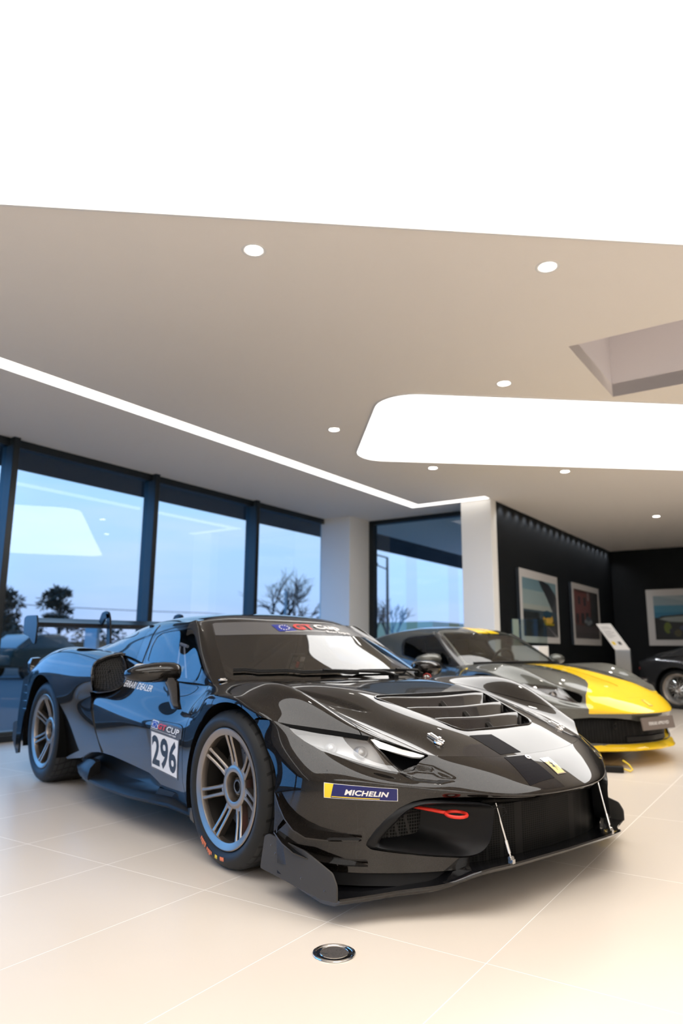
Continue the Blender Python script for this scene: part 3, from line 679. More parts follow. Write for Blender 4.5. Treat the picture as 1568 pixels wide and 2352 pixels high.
        # side intake behind the door: mesh and lip
        lip = [hs.V[0, int(np.argmin(np.abs(hs.U[0] - c)))] for c in np.linspace(2.2, 6.95, 26)]
        ci = np.array([(-1.72, .79, .912), (-1.64, .775, .895), (-1.575, .776, .86), (-1.535, .782, .826), (-1.495, .792, .785), (-1.475, .802, .748), (-1.485, .825, .712), (-1.55, .866, .682), (-1.68, .905, .668)])
        t_ = np.concatenate([[0], np.cumsum(np.linalg.norm(np.diff(ci, axis=0), axis=1))]); inn = [(p[0], sx * p[1], p[2]) for p in nspline(t_, ci, np.linspace(0, t_[-1], len(lip)))]
        def mixp(k, push): return [tuple(np.array(a) * (1 - k) + np.array(b_) * k + np.array([-push, -sx * push * .2, 0])) for a, b_ in zip(lip, inn)]
        g = MB(); g.loft([mixp(.02, .006), mixp(.10, .040), mixp(.5, .050), mixp(.9, .040), mixp(.98, .006)], cap=(False, False), closed=False); gr_ = g.build('intake_grille', M_MESH2, root)
        e = MB(); loop = [Vector(p) for p in lip] + [Vector(p) for p in inn[::-1]]; e.tube(loop + loop[:1], .0065, 8, cap=False); e.build('intake_lip', M_GLOSSBLK, root)
        v = MB(); mid = mixp(.52, .044); v.tube([mid[3], mid[len(mid) // 2], mid[-4]], .004, 6); v.build('intake_strut', M_SATIN, gr_)
        liner(root, ARCH_R[0], ARCH_R[1], ARCH_R[2], sx, .58, .95)
    # ---- tail
    tl = MB(); sec = []
    for x, w, z0, z1 in ((-3.10, .86, .30, .80), (-3.22, .85, .32, .80), (-3.36, .78, .34, .79), (-3.45, .66, .36, .76)):
        sec.append([(x, p[0], p[1]) for p in rrect(2 * w, z1 - z0, .07, 5, 0, (z0 + z1) / 2)])
    tl.loft(sec); tl.build('rear_bumper', B, root, angle=50)
    for sx in (-1, 1):
        k = MB(); k.loft([[(-3.05, sx * .915, .73), (-3.17, sx * .905, .75), (-3.17, sx * .86, .75), (-3.05, sx * .86, .74)], [(-3.07, sx * .925, .80), (-3.20, sx * .90, .83), (-3.20, sx * .84, .84), (-3.07, sx * .85, .835)], [(-3.10, sx * .90, .86), (-3.20, sx * .88, .865), (-3.20, sx * .82, .87), (-3.09, sx * .83, .865)]]); k.build('tail_corner', B, root, bevel=.006)
        for i, z in enumerate((.46, .52, .58, .64)):
            l = MB(); l.box((-3.14, sx * .90 - .03, z), (-2.985, sx * .90 + .03, z + .016)); l.build('rear_louvre', M_GLOSSBLK, root, smooth=False)
        pl = MB(); pl.prism([(-3.10, .74), (-3.24, .70), (-3.30, .44), (-3.30, .16), (-3.21, .16), (-3.16, .40), (-3.06, .60)], sx * .905 - .006, sx * .905 + .006, mat3((1, 0, 0), (0, 0, 1), (0, 1, 0), (0, 0, 0))); pl.build('bumper_side_blade', M_GLOSSBLK, root, smooth=False)
        dp = MB(); dp.prism([(-3.36, .36), (-3.42, .34), (-3.40, .22), (-3.27, .12), (-3.22, .13), (-3.24, .33)], sx * .90 - .009, sx * .90 + .009, mat3((1, 0, 0), (0, 0, 1), (0, 1, 0), (0, 0, 0))); dp.build('diffuser_plate', M_CARBON, root, smooth=False)
    df = MB(); df.box((-3.42, -.86, .20), (-2.95, .86, .36)); df.build('diffuser', M_MATTE, root, bevel=.02)
    # ---- floor pan, closes the underside
    fp = MB(); fp.prism([(.92, -.55), (.80, -.75), (.42, -.62), (-.45, -.80), (-2.1, -.80), (-2.2, -.58), (-3.0, -.58), (-3.0, .58), (-2.2, .58), (-2.1, .80), (-.45, .80), (.42, .62), (.80, .75), (.92, .55)], .105, .135); fp.build('floor_pan', M_VOID, root, smooth=False)
    # ---- side skirts with blades
    for sx in (-1, 1):
        s = MB(); secs = []
        for x, wl, zl, wt in ((-.36, .905, .155, .895), (-.55, .94, .175, .893), (-.75, .965, .170, .886), (-.95, .975, .160, .883), (-1.2, .975, .155, .88), (-1.45, .970, .155, .875), (-1.65, .955, .165, .87), (-1.85, .92, .175, .86), (-1.98, .885, .18, .855)):
            zt = float(sill_top(x)); win = wt - (.035 if -.8 > x > -1.9 else .0)
            secs.append([(x, sx * w_, z_) for w_, z_ in ((wt - .004, zt + .012), (win, zt - .02), (win + .006, zl + .055), (wl - .055, zl + .028), (wl - .012, zl + .016), (wl, zl + .006), (wl, zl - .006), (wl - .01, zl - .012), (.78, zl - .03), (.78, zt))])
        s.loft(secs); s.build('side_skirt', M_SATIN, root, angle=50)
        bl = MB(); bs = []
        for x, w0, w1, z0, z1 in ((-1.555, .895, .972, .158, .262), (-1.60, .885, .972, .158, .268), (-1.70, .875, .965, .162, .262), (-1.80, .868, .945, .17, .245), (-1.89, .865, .915, .178, .215), (-1.93, .865, .89, .18, .195)):
            bs.append([(x, sx * a, b_) for a, b_ in ((w0, z0), (w1 - .004, z0), (w1, z0 + .02), (w1 - .012, z1 - .035 if z1 - z0 > .06 else z1 - .01), (w1 - .045, z1), (w0, z1))])
        bl.loft(bs); bl.build('skirt_blade', M_SATIN, root, angle=40, bevel=.005)
    # ---- splitter
    SPL = [(0, 1.118, .163), (.2, 1.118, .165), (.35, 1.112, .165), (.44, 1.098, .163), (.50, 1.068, .150), (.56, 1.018, .122), (.64, .978, .108), (.74, .915, .098), (.84, .868, .090), (.955, .822, .086)]
    t = np.array([p[0] for p in SPL]); P = nspline(t, np.array([p[1:] for p in SPL]), np.linspace(0, .955, 33)); ws = np.linspace(0, .955, 33)
    half = [(w, x, z) for w, (x, z) in zip(ws, P)]; full = [(-w, x, z) for w, x, z in half[::-1]] + half[1:]
    sp = MB(); secs = []
    for w, x, z in full:
        xb = .46 if abs(w) > .62 else .62
        zz = z; secs.append([(xb, w, .098), (x - .22, w, zz + .006 - .03 * (zz > .14)), (x - .10, w, zz - .008 * (zz > .14)), (x - .03, w, zz), (x, w, zz + .004), (x + .004, w, zz - .002), (x - .004, w, zz - .012), (x - .03, w, zz - .026), (x - .10, w, zz - .034), (xb, w, .080)])
    sp.loft(secs); sp.build('splitter', M_GLOSSBLK, root, angle=60)
    for sx in (-1, 1):
        ep = MB(); ep.prism(round_poly([(.345, .090), (.372, .216), (.40, .228), (.64, .213), (.80, .172), (.826, .135), (.826, .082), (.74, .072)], .010, 3), sx * .968 - .004, sx * .968 + .004, mat3((1, 0, 0), (0, 0, 1), (0, 1, 0), (0, 0, 0))); e = ep.build('splitter_endplate', M_CARBON, root, bevel=.0015)
        for px, pz in ((.42, .19), (.45, .165), (.62, .115), (.76, .105)):
            bt = MB(); bt.lathe([(.0001, .006), (.004, .0055), (.0055, .004)], mat3((1, 0, 0), (0, 0, -sx), (0, sx, 0), (px, sx * .968, pz)), n=10); bt.build('bolt', M_GLOSSBLK, e)
        # struts
        a, b_ = Vector((1.108, sx * .352, .172)), Vector((1.050, sx * .365, .372)); st = MB(); d = (b_ - a)
        st.tube([a + d * .06, a + d * .14], .0035, 8); st.tube([a + d * .14, a + d * .36], .0062, 10); st.tube([a + d * .36, b_], .0038, 8); s_ = st.build('splitter_strut', M_STEEL, root)
        br = MB(); br.box(a - Vector((.012, .008, .006)), a + Vector((.010, .008, .010))); br.lathe([(.0001, .010), (.008, .010), (.009, 0), (.008, -.010), (.0001, -.010)], mat3((1, 0, 0), (0, 0, 1), (0, 1, 0), a + d * .06), n=14); br.build('strut_bracket', M_ALU, s_, bevel=.001)
        # canards
        def canard(name, line, depth_in, lift):
            c = MB(); secs = []
            for (x, w, z), di in zip(line, depth_in):
                secs.append([(x, sx * w, z), (x - .003, sx * w, z - .005), (x - di * .5, sx * (w - di), z - .012 + lift * di), (x - di * .5, sx * (w - di), z - .005 + lift * di)])
            c.loft(secs); c.build(name, B, root, angle=30)
        canard('canard', [(.462, .990, .395), (.50, .995, .352), (.545, 1.0, .315), (.60, 1.0, .285), (.66, .985, .266), (.73, .93, .262), (.80, .845, .262)], [.01, .03, .055, .075, .085, .075, .02], .25)
        canard('canard', [(.47, .995, .252), (.53, 1.0, .225), (.60, .995, .203), (.68, .965, .188), (.76, .90, .180), (.82, .83, .178)], [.01, .04, .06, .07, .06, .02], .1)
        fl = MB(); fl.add([(.468, sx * .9905, .390), (.462, sx * .9905, .248), (.535, sx * .992, .315), (.50, sx * .992, .352)], [(0, 1, 2, 3), (3, 2, 1, 0)]); fl.build('canard_plate', B, root, smooth=False, fix=False)
        # shelf behind the pod, black lower valance
        vl = MB(); vs = []
        for x, w in ((.44, .955), (.52, .945), (.60, .915), (.68, .868), (.76, .795), (.84, .70), (.90, .60), (.94, .50), (.95, .42)):
            vs.append([(x, sx * w, .20), (x + .004, sx * (w + .008), .16), (x + .012, sx * (w + .012), .125), (x + .03, sx * (w + .02), .10), (x - .08, sx * (w - .10), .095), (x - .08, sx * (w - .10), .20)])
        vl.loft(vs); vl.build('lower_valance', M_MATTE, root, angle=50)
    # ---- intake pods
    for sx in (-1, 1):
        O = [(.777,.797,.240),(.807,.768,.286),(.842,.735,.33),(.878,.694,.368),(.905,.655,.386),(.945,.605,.392),(1.0,.514,.386),(1.045,.440,.380),(1.066,.405,.366),(1.064,.402,.33),(1.058,.418,.25),(1.042,.450,.205),(1.01,.497,.190),(.965,.565,.193),(.92,.632,.199),(.85,.725,.213),(.79,.785,.224)]
        I = [(.815,.758,.246),(.838,.737,.285),(.866,.706,.325),(.888,.677,.357),(.910,.643,.372),(.945,.597,.379),(.995,.514,.377),(1.04,.444,.372),(1.056,.414,.360),(1.056,.411,.33),(1.050,.426,.252),(1.030,.462,.218),(1.0,.505,.206),(.965,.560,.208),(.925,.620,.213),(.86,.71,.226),(.824,.752,.234)]
        D = [(.775,.715,.250),(.79,.700,.285),(.80,.680,.325),(.81,.660,.352),(.815,.635,.362),(.82,.60,.364),(.825,.575,.364),(.825,.560,.362),(.825,.550,.35),(.825,.550,.32),(.825,.555,.28),(.825,.565,.258),(.82,.58,.252),(.815,.60,.250),(.81,.63,.248),(.795,.68,.247),(.78,.71,.246)]
        f = lambda L, k=0.: [(x + k, sx * w, z) for x, w, z in smooth3(L)]
        def smooth3(L):
            P_ = np.array(L); n = len(P_); o_ = []
            for i in range(n):
                a, b_, c, d_ = P_[i - 1], P_[i], P_[(i + 1) % n], P_[(i + 2) % n]
                for t_ in (0, .25, .5, .75): o_.append(.5 * (2 * b_ + (c - a) * t_ + (2 * a - 5 * b_ + 4 * c - d_) * t_ ** 2 + (3 * b_ - a - 3 * c + d_) * t_ ** 3))
            return o_
        mid = [tuple(.5 * (np.array(a) + np.array(b_)) + np.array([.012, 0, 0])) for a, b_ in zip(O, I)]
        back = [(x - .07, w, z) for x, w, z in O]
        pod = MB(); pod.loft([f(back), f(O), f(mid), f(I), [tuple(.6 * np.array(a) + .4 * np.array(b_)) for a, b_ in zip(f(I), f(D))], f(D)], cap=(False, False)); pd = pod.build('intake_pod', M_SATIN, root, angle=70)
        gm = MB(); gm.add([(x + .002, y, z) for x, y, z in f(D)], [tuple(range(len(f(D))))]); gm.build('intake_mesh', M_MESH2, pd, smooth=False, fix=False)
        sl = MB(); sl.tube([(.842, sx * p[0], p[1]) for p in rrect(.11, .026, .012, 4, .62, .348)] + [(.842, sx * .675, .348)], .0025, 6); sl.build('mesh_slot', M_SATIN, pd)
    # ---- tow hook (car's right pod only)
    th = MB(); c0 = Vector((1.0, -.535, .345)); th.tube([c0 + Vector((.038 * math.cos(a), .042 * math.sin(a), -.003 * math.cos(a))) for a in np.linspace(0, 2 * PI, 36)], .0062, 8, cap=False); th.tube([(.84, -.605, .356), (.92, -.585, .354), (.968, -.557, .348)], [.006, .007, .007], 8); th.build('tow_hook', M_RED, root, angle=60)
    # ---- centre grille
    gr = MB(); vs = []
    for w in np.linspace(-.47, .47, 33):
        xx = np.interp(abs(w), [0, .2, .35, .47], [1.03, 1.02, .995, .95])
        vs.append([(xx - .03, w, .385), (xx, w, .35), (xx, w, .12), (xx - .03, w, .10)])
    gr.loft(vs, cap=(False, False), closed=False); gr.build('centre_grille', M_MESH, root)
    lp = MB(); vs = []
    for w in np.linspace(-.46, .46, 41):
        xx = np.interp(abs(w), [0, .2, .27, .36, .44, .46], [1.150, 1.138, 1.113, 1.077, 1.04, 1.03]); dip = .010 * (1 if abs(w) < .24 else 0)
        vs.append([(xx - .004, w, .389), (xx - .03, w, .374 - dip * .4), (xx - .10, w, .372 - dip), (xx - .10, w, .392)])
    lp.loft(vs); lp.build('grille_lip', B, root, angle=50)
    cb = MB()
    for sx in (-1, 1): pass
    cb.tube([(1.055, -.40, .352), (1.075, -.385, .365), (1.085, -.355, .362), (1.08, -.34, .34), (1.065, -.35, .325)], .002, 6); cb.build('strut_cable', M_SATIN, root)
    # ---- wipers
    def on_screen(u, r, d=.010):
        i = int(np.argmin((cab.U[0] - u) ** 2)); j = int(np.argmin((cab.R[:, 0] - r) ** 2)); return Vector(cab.V[j, i] + cab.N[j, i] * d)
    for (u0, r0), (u1, r1), (ua, ra) in (((4.35, .42), (6.9, .16), (7.9, .04)), ((6.75, .20), (8.85, .30), (9.35, .10))):
        b_ = MB(); pts = [on_screen(u0 + (u1 - u0) * k / 10, r0 + (r1 - r0) * k / 10, .012) for k in range(11)]; b_.tube(pts, .0065, 6); b_.tube([p + Vector((0, 0, .008)) for p in pts], .004, 6); wp = b_.build('wiper', M_SATIN, root)
        a_ = MB(); a_.tube([on_screen((u0 + 2 * u1) / 3, (r0 + 2 * r1) / 3, .026), on_screen((2 * ua + u1) / 3, ra + .06, .03), on_screen(ua, ra, .02)], [.007, .009, .011], 8); a_.box(on_screen(ua, ra, .0) - Vector((.025, .018, .008)), on_screen(ua, ra, .0) + Vector((.025, .018, .022))); a_.build('wiper_arm', M_SATIN, wp, bevel=.002)
    # small white clip at the screen base, cut-off pull on the far side
    for sx, (u, r) in ((-1, (3.95, .05)), (1, (10.6, .02))):
        p = on_screen(u, r, .006); k = MB(); k.box(p - Vector((.009, .022, .004)), p + Vector((.009, .022, .004))); k.tube([p + Vector((0, -.016, .005)), p + Vector((.0, .016, .006))], .004, 8); k.build('screen_clip', M_STEEL, root, bevel=.002)
    pl = MB(); p = on_screen(11.3, .03, .005); pl.tube([p + Vector((.04, .01, -.01)), p + Vector((.03, .0, .018)), p + Vector((0, 0, .022)), p + Vector((-.03, .01, .012)), p + Vector((-.04, .01, -.01))], .004, 8); pl.build('pull_loop', mat('red_cord', (.55, .06, .05), .6), root)
    # ---- mirrors
    for sx in (-1, 1):
        m = MB(); secs = []
        for y, xc, zc, a, b_ in ((.895, -.590, .826, .020, .026), (.905, -.588, .832, .050, .044), (.935, -.585, .834, .068, .053), (.985, -.588, .833, .075, .057), (1.04, -.598, .830, .076, .056), (1.09, -.612, .826, .070, .049), (1.13, -.628, .822, .055, .038), (1.155, -.642, .818, .034, .024), (1.163, -.648, .816, .012, .010)):
            l = []
            for k in range(24):
                t_ = 2 * PI * k / 24; cx = math.cos(t_); sz = math.sin(t_); l.append((xc + a * math.copysign(abs(cx) ** .8, cx), sx * y, zc + b_ * (.80 if sz > 0 else 1.) * math.copysign(abs(sz) ** .85, sz)))
            secs.append(l)
        m.loft(secs); mr = m.build('door_mirror', B, root, angle=60)
        s = MB(); s.loft([[(xc + a * .99 * math.copysign(abs(math.cos(t_)) ** .8, math.cos(t_)) * 1.02, sx * y, zc - .002 + dz) for dz in (0, .0035) for t_ in (0,)] for y, xc, zc, a in ((.91, -.588, .832, .052), (.985, -.588, .833, .077), (1.06, -.60, .83, .076), (1.13, -.628, .823, .057))], closed=False, cap=(False, False)); s.build('mirror_groove', M_VOID, mr, smooth=False, fix=False)
        ar = MB(); ar.loft([[(x + dx, sx * (y + dy), z) for dx, dy in ((.050 * k_, -.012), (.055 * k_, .006), (.025 * k_, .02 * k_), (-.035 * k_, .02 * k_), (-.055 * k_, -.004), (-.01 * k_, -.02))] for x, y, z, k_ in ((-.575, .965, .800, 1.5), (-.570, .945, .775, 1.35), (-.580, .925, .73, 1.05), (-.60, .905, .675, .85), (-.612, .885, .635, .75))]); ar.build('mirror_arm', B, mr, angle=60)
        gs = MB(); gs.prism(rrect(.20, .085, .04, 5), -.001, .001, mat3((0, sx, 0), (0, 0, 1), (-1, 0, 0), (-.672, sx * 1.02, .826))); gs.build('mirror_glass', M_CHROME, mr, smooth=False)
    # ---- rear wing
    rw = MB(); prof = [(-3.10, 1.125), (-3.13, 1.145), (-3.20, 1.155), (-3.30, 1.168), (-3.42, 1.195), (-3.425, 1.190), (-3.30, 1.145), (-3.20, 1.120), (-3.13, 1.110)]
    rw.loft([[(x - .03 * abs(w) * 0, w, z - .02 * (1 - min(1, abs(w) / .45)) ** 2 * 0) for x, z in prof] for w in np.linspace(-.87, .87, 9)]); wg = rw.build('rear_aerofoil', M_WING, root, angle=50)
    for sx in (-1, 1):
        e = MB(); e.prism(round_poly([(-3.13, 1.205), (-3.40, 1.210), (-3.47, 1.195), (-3.46, 1.06), (-3.30, 1.035), (-3.17, .975), (-3.12, .975), (-3.10, 1.12)], .025, 3), sx * .878 - .007, sx * .878 + .007, mat3((1, 0, 0), (0, 0, 1), (0, 1, 0), (0, 0, 0))); e.build('wing_endplate', M_WING, wg, bevel=.003)
        n_ = MB(); n_.loft([[(x - hx, sx * .34 - .008, z), (x + hx, sx * .34 - .008, z), (x + hx, sx * .34 + .008, z), (x - hx, sx * .34 + .008, z)] for x, z, hx in ((-2.93, .86, .05), (-2.955, 1.0, .04), (-2.975, 1.12, .035), (-2.99, 1.19, .035), (-3.02, 1.235, .035))])
        n_.prism(round_poly([(-2.955, 1.19), (-2.99, 1.245), (-3.06, 1.258), (-3.14, 1.245), (-3.20, 1.165), (-3.12, 1.140), (-3.07, 1.19), (-3.02, 1.19)], .02, 3), sx * .34 - .008, sx * .34 + .008, mat3((1, 0, 0), (0, 0, 1), (0, 1, 0), (0, 0, 0))); n_.build('wing_support', M_WING, wg, bevel=.003)
    # ---- cockpit
    ds = MB(); vs = []
    for w in np.linspace(-.72, .72, 15):
        k = 1 - (abs(w) / .74) ** 2; vs.append([(-.30 - .12 * (1 - k), w, .735), (-.42, w, .77 - .01 * abs(w)), (-.62, w, .775), (-.74, w, .72), (-.76, w, .45), (-.40, w, .45)])
    ds.loft(vs); dash = ds.build('dashboard', M_INTERIOR, root, angle=40)
    bk = MB(); bk.box((-1.62, -.60, .35), (-1.58, .60, 1.10)); bk.build('rear_bulkhead', M_INTERIOR, root)
    fl = MB(); fl.box((-1.6, -.74, .20), (-.5, .74, .24)); fl.build('cabin_floor', M_INTERIOR, root)
    for sx in (-1, 1):
        st = MB(); st.loft([[(x, sx * .36 + dy * hw, z + abs(dy) * up) for dy in (-1, -.8, .8, 1)] + [(x - dx_, sx * .36 + dy * hw, z - .05) for dy in (1, -1)] for x, z, hw, up, dx_ in ((-.92, .40, .24, .06, 0), (-1.2, .34, .25, .08, .02), (-1.33, .42, .25, .07, .08), (-1.42, .65, .24, .05, .10), (-1.48, .86, .22, .02, .10), (-1.50, .92, .16, 0, .1), (-1.52, 1.04, .14, 0, .09))]); st.build('racing_seat', M_SEAT, root, angle=50, bevel=.01)
    cg = MB()
    for sx in (-1, 1):
        cg.tube([(-.62, sx * .66, .50), (-.62, sx * .655, .86), (-.86, sx * .56, 1.045), (-1.0, sx * .54, 1.085), (-1.42, sx * .52, 1.085), (-1.50, sx * .54, .9), (-1.52, sx * .58, .4)], .020, 10)
        cg.tube([(-1.42, sx * .52, 1.08), (-1.52, sx * -.50, .45)], .018, 8)
        cg.tube([(-.72, sx * .67, .45), (-1.45, sx * .64, .72)], .018, 8)
    cg.tube([(-.95, -.54, 1.07), (-.95, .54, 1.07)], .019, 8); cg.tube([(-1.42, -.52, 1.085), (-1.42, .52, 1.085)], .019, 8); cg.build('roll_cage', M_MATTE, root)
    sw = MB(); M_ = mat3((0, 1, 0), (.35, 0, .94), (.94, 0, -.35), (-.84, .36, .74)); sw.tube([M_ @ Vector((.15 * math.cos(a), .12 * math.sin(a), 0)) for a in np.linspace(0, 2 * PI, 32)], .014, 8, cap=False); sw.box((-.13, -.03, -.015), (.13, .03, .015), M_); sw.tube([M_ @ Vector((0, 0, 0)), M_ @ Vector((0, 0, .22))], .025, 10); sw.build('steering_wheel', M_MATTE, root)
    # switch panel behind the screen
    pn = MB(); Mp = mat3((-.45, .89, 0), (.30, .15, .94), (.84, .42, -.34), (-.60, -.12, .855)); pn.prism(rrect(.17, .135, .008, 3), -.02, 0, Mp); pnl = pn.build('switch_panel', mat('panel_grey', (.035, .033, .032), .5), dash, smooth=False)
    for i in range(3):
        for j in (-1, 1):
            q = MB(); q.prism(rrect(.052, .026, .004, 2, j * .048, -.042 + i * .040), 0, .006, Mp); q.build('panel_display', M_ALU if (j, i) not in ((1, 2), (1, 0)) else M_WHITE, pnl, smooth=False)
    q = MB(); q.prism(rrect(.018, .035, .006, 3, 0, .005), 0, .012, Mp); q.build('panel_knob', M_REDINK, pnl, smooth=False)
    # window net on the car's right window
    def on_win(u, r, d): 
        i = int(np.argmin((cab.U[0] - u) ** 2)); j = int(np.argmin((cab.R[:, 0] - r) ** 2)); return Vector(cab.V[j, i] - cab.N[j, i] * d)
    nt_ = MB(); a, b_ = on_win(7 - 5.75, 2.75, .015), on_win(7 - 5.75, 3.9, .015); nt_.tube([a, b_], .010, 6); nt_.tube([on_win(7 - 5.8, 3.0, .015), on_win(7 - 6.9, 1.9, .015)], .005, 6); nt_.tube([on_win(7 - 5.8, 3.8, .015), on_win(7 - 6.9, 2.7, .015)], .005, 6); nt_.build('window_net_frame', mat('pale_strap', (.55, .55, .60), .6), root)
    nb = MB(); nb.add([on_win(7 - 5.8, 3.1, .018), on_win(7 - 5.8, 3.75, .018), on_win(7 - 6.9, 2.65, .018), on_win(7 - 6.9, 2.0, .018)], [(0, 1, 2, 3), (3, 2, 1, 0)]); nb.build('window_net', M_SEAT, root, smooth=False, fix=False)
    dc = MB(); pa, pb = on_win(7 - 6.55, 2.32, .012), on_win(7 - 6.55, 2.52, .012); u_ = (pb - pa); v_ = on_win(7 - 6.35, 2.42, .012) - on_win(7 - 6.6, 2.42, .012)
    dc.add([pa, pb, pb + v_ * .9, pa + v_ * .9], [(0, 1, 2, 3), (3, 2, 1, 0)]); dc.build('yellow_label', M_YMARK, root, smooth=False, fix=False)
    # ---- wheels
    w = make_wheel(root, 0, -1, .3375, .285, .940, rot=math.radians(92)); tyre_marks(w, .3375)
    make_wheel(root, 0, 1, .3375, .285, .940, rot=.3)
    make_wheel(root, -2.6, -1, .3525, .325, .925, rot=math.radians(100)); make_wheel(root, -2.6, 1, .3525, .325, .925, rot=.7)
    # ---- lettering and marks
    bb = body.mesh().bvh(); nb_ = nose.mesh().bvh(); Mb, Mn = body.mesh(), nose.mesh(); both = BVHTree.FromPolygons([tuple(p) for p in np.concatenate([Mb.V, Mn.V]).tolist()], list(Mb.F) + [tuple(i + len(Mb.V) for i in f) for f in Mn.F]); cb_ = cab.mesh().bvh()
    RD = (0, 1, 0)   # cast towards the car's left
    # number board on the right door: corners BL (rear bottom), BR (front bottom), TR, TL
    BL, BR, TR, TL = (-.838, -1, .322), (-.512, -1, .300), (-.512, -1, .548), (-.838, -1, .572)
    lerp = lambda a, b_, t_: tuple(a[i] + (b_[i] - a[i]) * t_ for i in range(3))
    d = Decal((BL, BR, TR, TL), bb, RD)
    d.patch(.0, -.02, 1.0, .80, 1, 10, 6)            # grey backing
    bd = smooth_poly(rrect(1, 1, .08, 3, .5, .5), 1)
    d.n += 1; d.patch(.035, .015, .965, .745, 0, 12, 6)
    d.text('296', .06, .06, .94, .70, 2, 0, .03)
    d.build('number_board', [M_WHITE, M_GREYV, M_INK], R_DOOR)
    d = Decal((BL, BR, TR, TL), bb, RD, .0016); d.patch(.0, .79, 1.06, 1.0, 0, 12, 3)
    d.patch(.035, .825, .25, .985, 2, 4, 2); d.patch(.055, .84, .23, .97, 1, 4, 2)
    for k in range(12):
        a = 2 * PI * k / 12; cx, cy = .142 + .055 * math.cos(a), .905 + .045 * math.sin(a); d.poly([(cx + .010 * math.cos(b_), cy + .010 * math.sin(b_) * .9) for b_ in np.linspace(0, 2 * PI, 6)[:-1]], 2)
    d.text('GT', .29, .845, .56, .965, 3, .25, .03); d.text('CUP', .575, .845, 1.0, .965, 2, .25, .02); d.patch(.035, .802, .66, .808, 2, 6, 1); d.text('europe', .67, .785, .90, .822, 2, .2, .02)
    d.build('series_sticker', [M_GREYV, M_BLUEINK, M_WHITE, M_REDINK], R_DOOR)
    dl = Decal(((-1.495, -1, .715), (-1.057, -1, .699), (-1.062, -1, .733), (-1.51, -1, .752)), bb, RD, .001); dl.text('FERRARI DEALER', 0, 0, 1, 1, 0, .2, .01); dl.build('door_lettering', M_WHITE, R_DOOR)
    # tyre sponsor banner on the bumper corner
    mb_ = Decal(((.661, -.90, .396), (.874, -.72, .390), (.875, -.72, .436), (.659, -.90, .450)), nb_, (-.62, .78, 0), .001)
    mb_.patch(0, 0, 1, 1, 0, 12, 4); mb_.patch(.008, .03, .992, .97, 1, 12, 4); mb_.quad([(.008, .03), (.095, .03), (.135, .97), (.008, .97)], 2); mb_.text('MICHELIN', .285, .28, .885, .68, 0, .25, .035); mb_.patch(.11, .09, .76, .15, 2, 8, 1); mb_.build('tyre_sponsor_banner', [M_WHITE, M_NAVY, M_YVINYL], bumper)
    # badge on the nose, small number recess, stripe
    up = (0, 0, -1); bd_ = Decal(((1.110, -.030, .7), (1.110, .030, .7), (1.025, .030, .7), (1.025, -.030, .7)), nb_, up, .002)
    bd_.patch(0, 0, 1, 1, 0, 4, 4); bd_.patch(.08, .05, .92, .95, 1, 4, 4)
    horse = [(.42,.22),(.50,.20),(.47,.32),(.52,.42),(.62,.30),(.66,.33),(.60,.46),(.60,.56),(.70,.60),(.68,.64),(.58,.63),(.56,.72),(.62,.80),(.56,.80),(.50,.74),(.46,.62),(.36,.66),(.34,.62),(.43,.56),(.40,.46),(.34,.44),(.30,.52),(.27,.50),(.32,.38),(.42,.38)]
    bd_.poly(horse, 2); bd_.build('nose_badge', [M_CHROME, M_BADGE, M_INK], bumper)
    # dark film patch running from bonnet to nose
    st1 = Decal(((.965, -.215, .8), (.972, -.085, .8), (.845, -.120, .8), (.835, -.255, .8)), both, up, .0008); st1.patch(0, .0, 1, 1, 0, 8, 8); st1.build('film_patch', M_STRIPE, bonnet)
    st2 = Decal(((1.112, -.225, .8), (1.118, -.065, .8), (.992, -.085, .8), (.982, -.215, .8)), both, up, .0008); st2.patch(0, 0, 1, 1, 0, 8, 8); st2.build('film_patch', M_STRIPE, bumper)
    # series banner on the sunstrip
    sb_ = Decal((cabp(cab, 5.8, 2.20), cabp(cab, 8.4, 2.20), cabp(cab, 8.4, 2.76), cabp(cab, 5.8, 2.76)), cb_, (-.6, 0, -.8), .003)
    sb_.quad([(.04, .25), (.26, .25), (.20, .98), (0, .98)], 0)
    for k in range(12):
        a = 2 * PI * k / 12; cx, cy = .135 + .06 * math.cos(a), .62 + .26 * math.sin(a); sb_.poly([(cx + .010 * math.cos(b_), cy + .05 * math.sin(b_)) for b_ in np.linspace(0, 2 * PI, 6)[:-1]], 1)
    sb_.text('GT', .26, .30, .52, .98, 2, 0, .04); sb_.text('Cup', .55, .28, .90, .98, 1, 0, .04); sb_.text('Europe', .64, -.02, .97, .28, 1, 0, .02); sb_.patch(.10, .12, .62, .155, 1, 6, 1); sb_.build('screen_banner', [M_BLUEINK, M_WHITE, M_REDINK], scr)
    # round grommet on the nose beside the badge
    gm = MB(); h = nb_.ray_cast(Vector((1.005, -.085, 1)), Vector((0, 0, -1))); gm.lathe([(.014, -.002), (.013, .003), (.008, .003), (.007, -.001), (.0001, -.001)], mat3((.9, 0, -.43), (0, 1, 0), (.43, 0, .9), h[0]), n=20); gm.build('nose_grommet', M_STEEL, bumper)
    return root
def cabp(cab, u, r):
    i = int(np.argmin((cab.U[0] - u) ** 2)); j = int(np.argmin((cab.R[:, 0] - r) ** 2)); return tuple(cab.V[j, i])
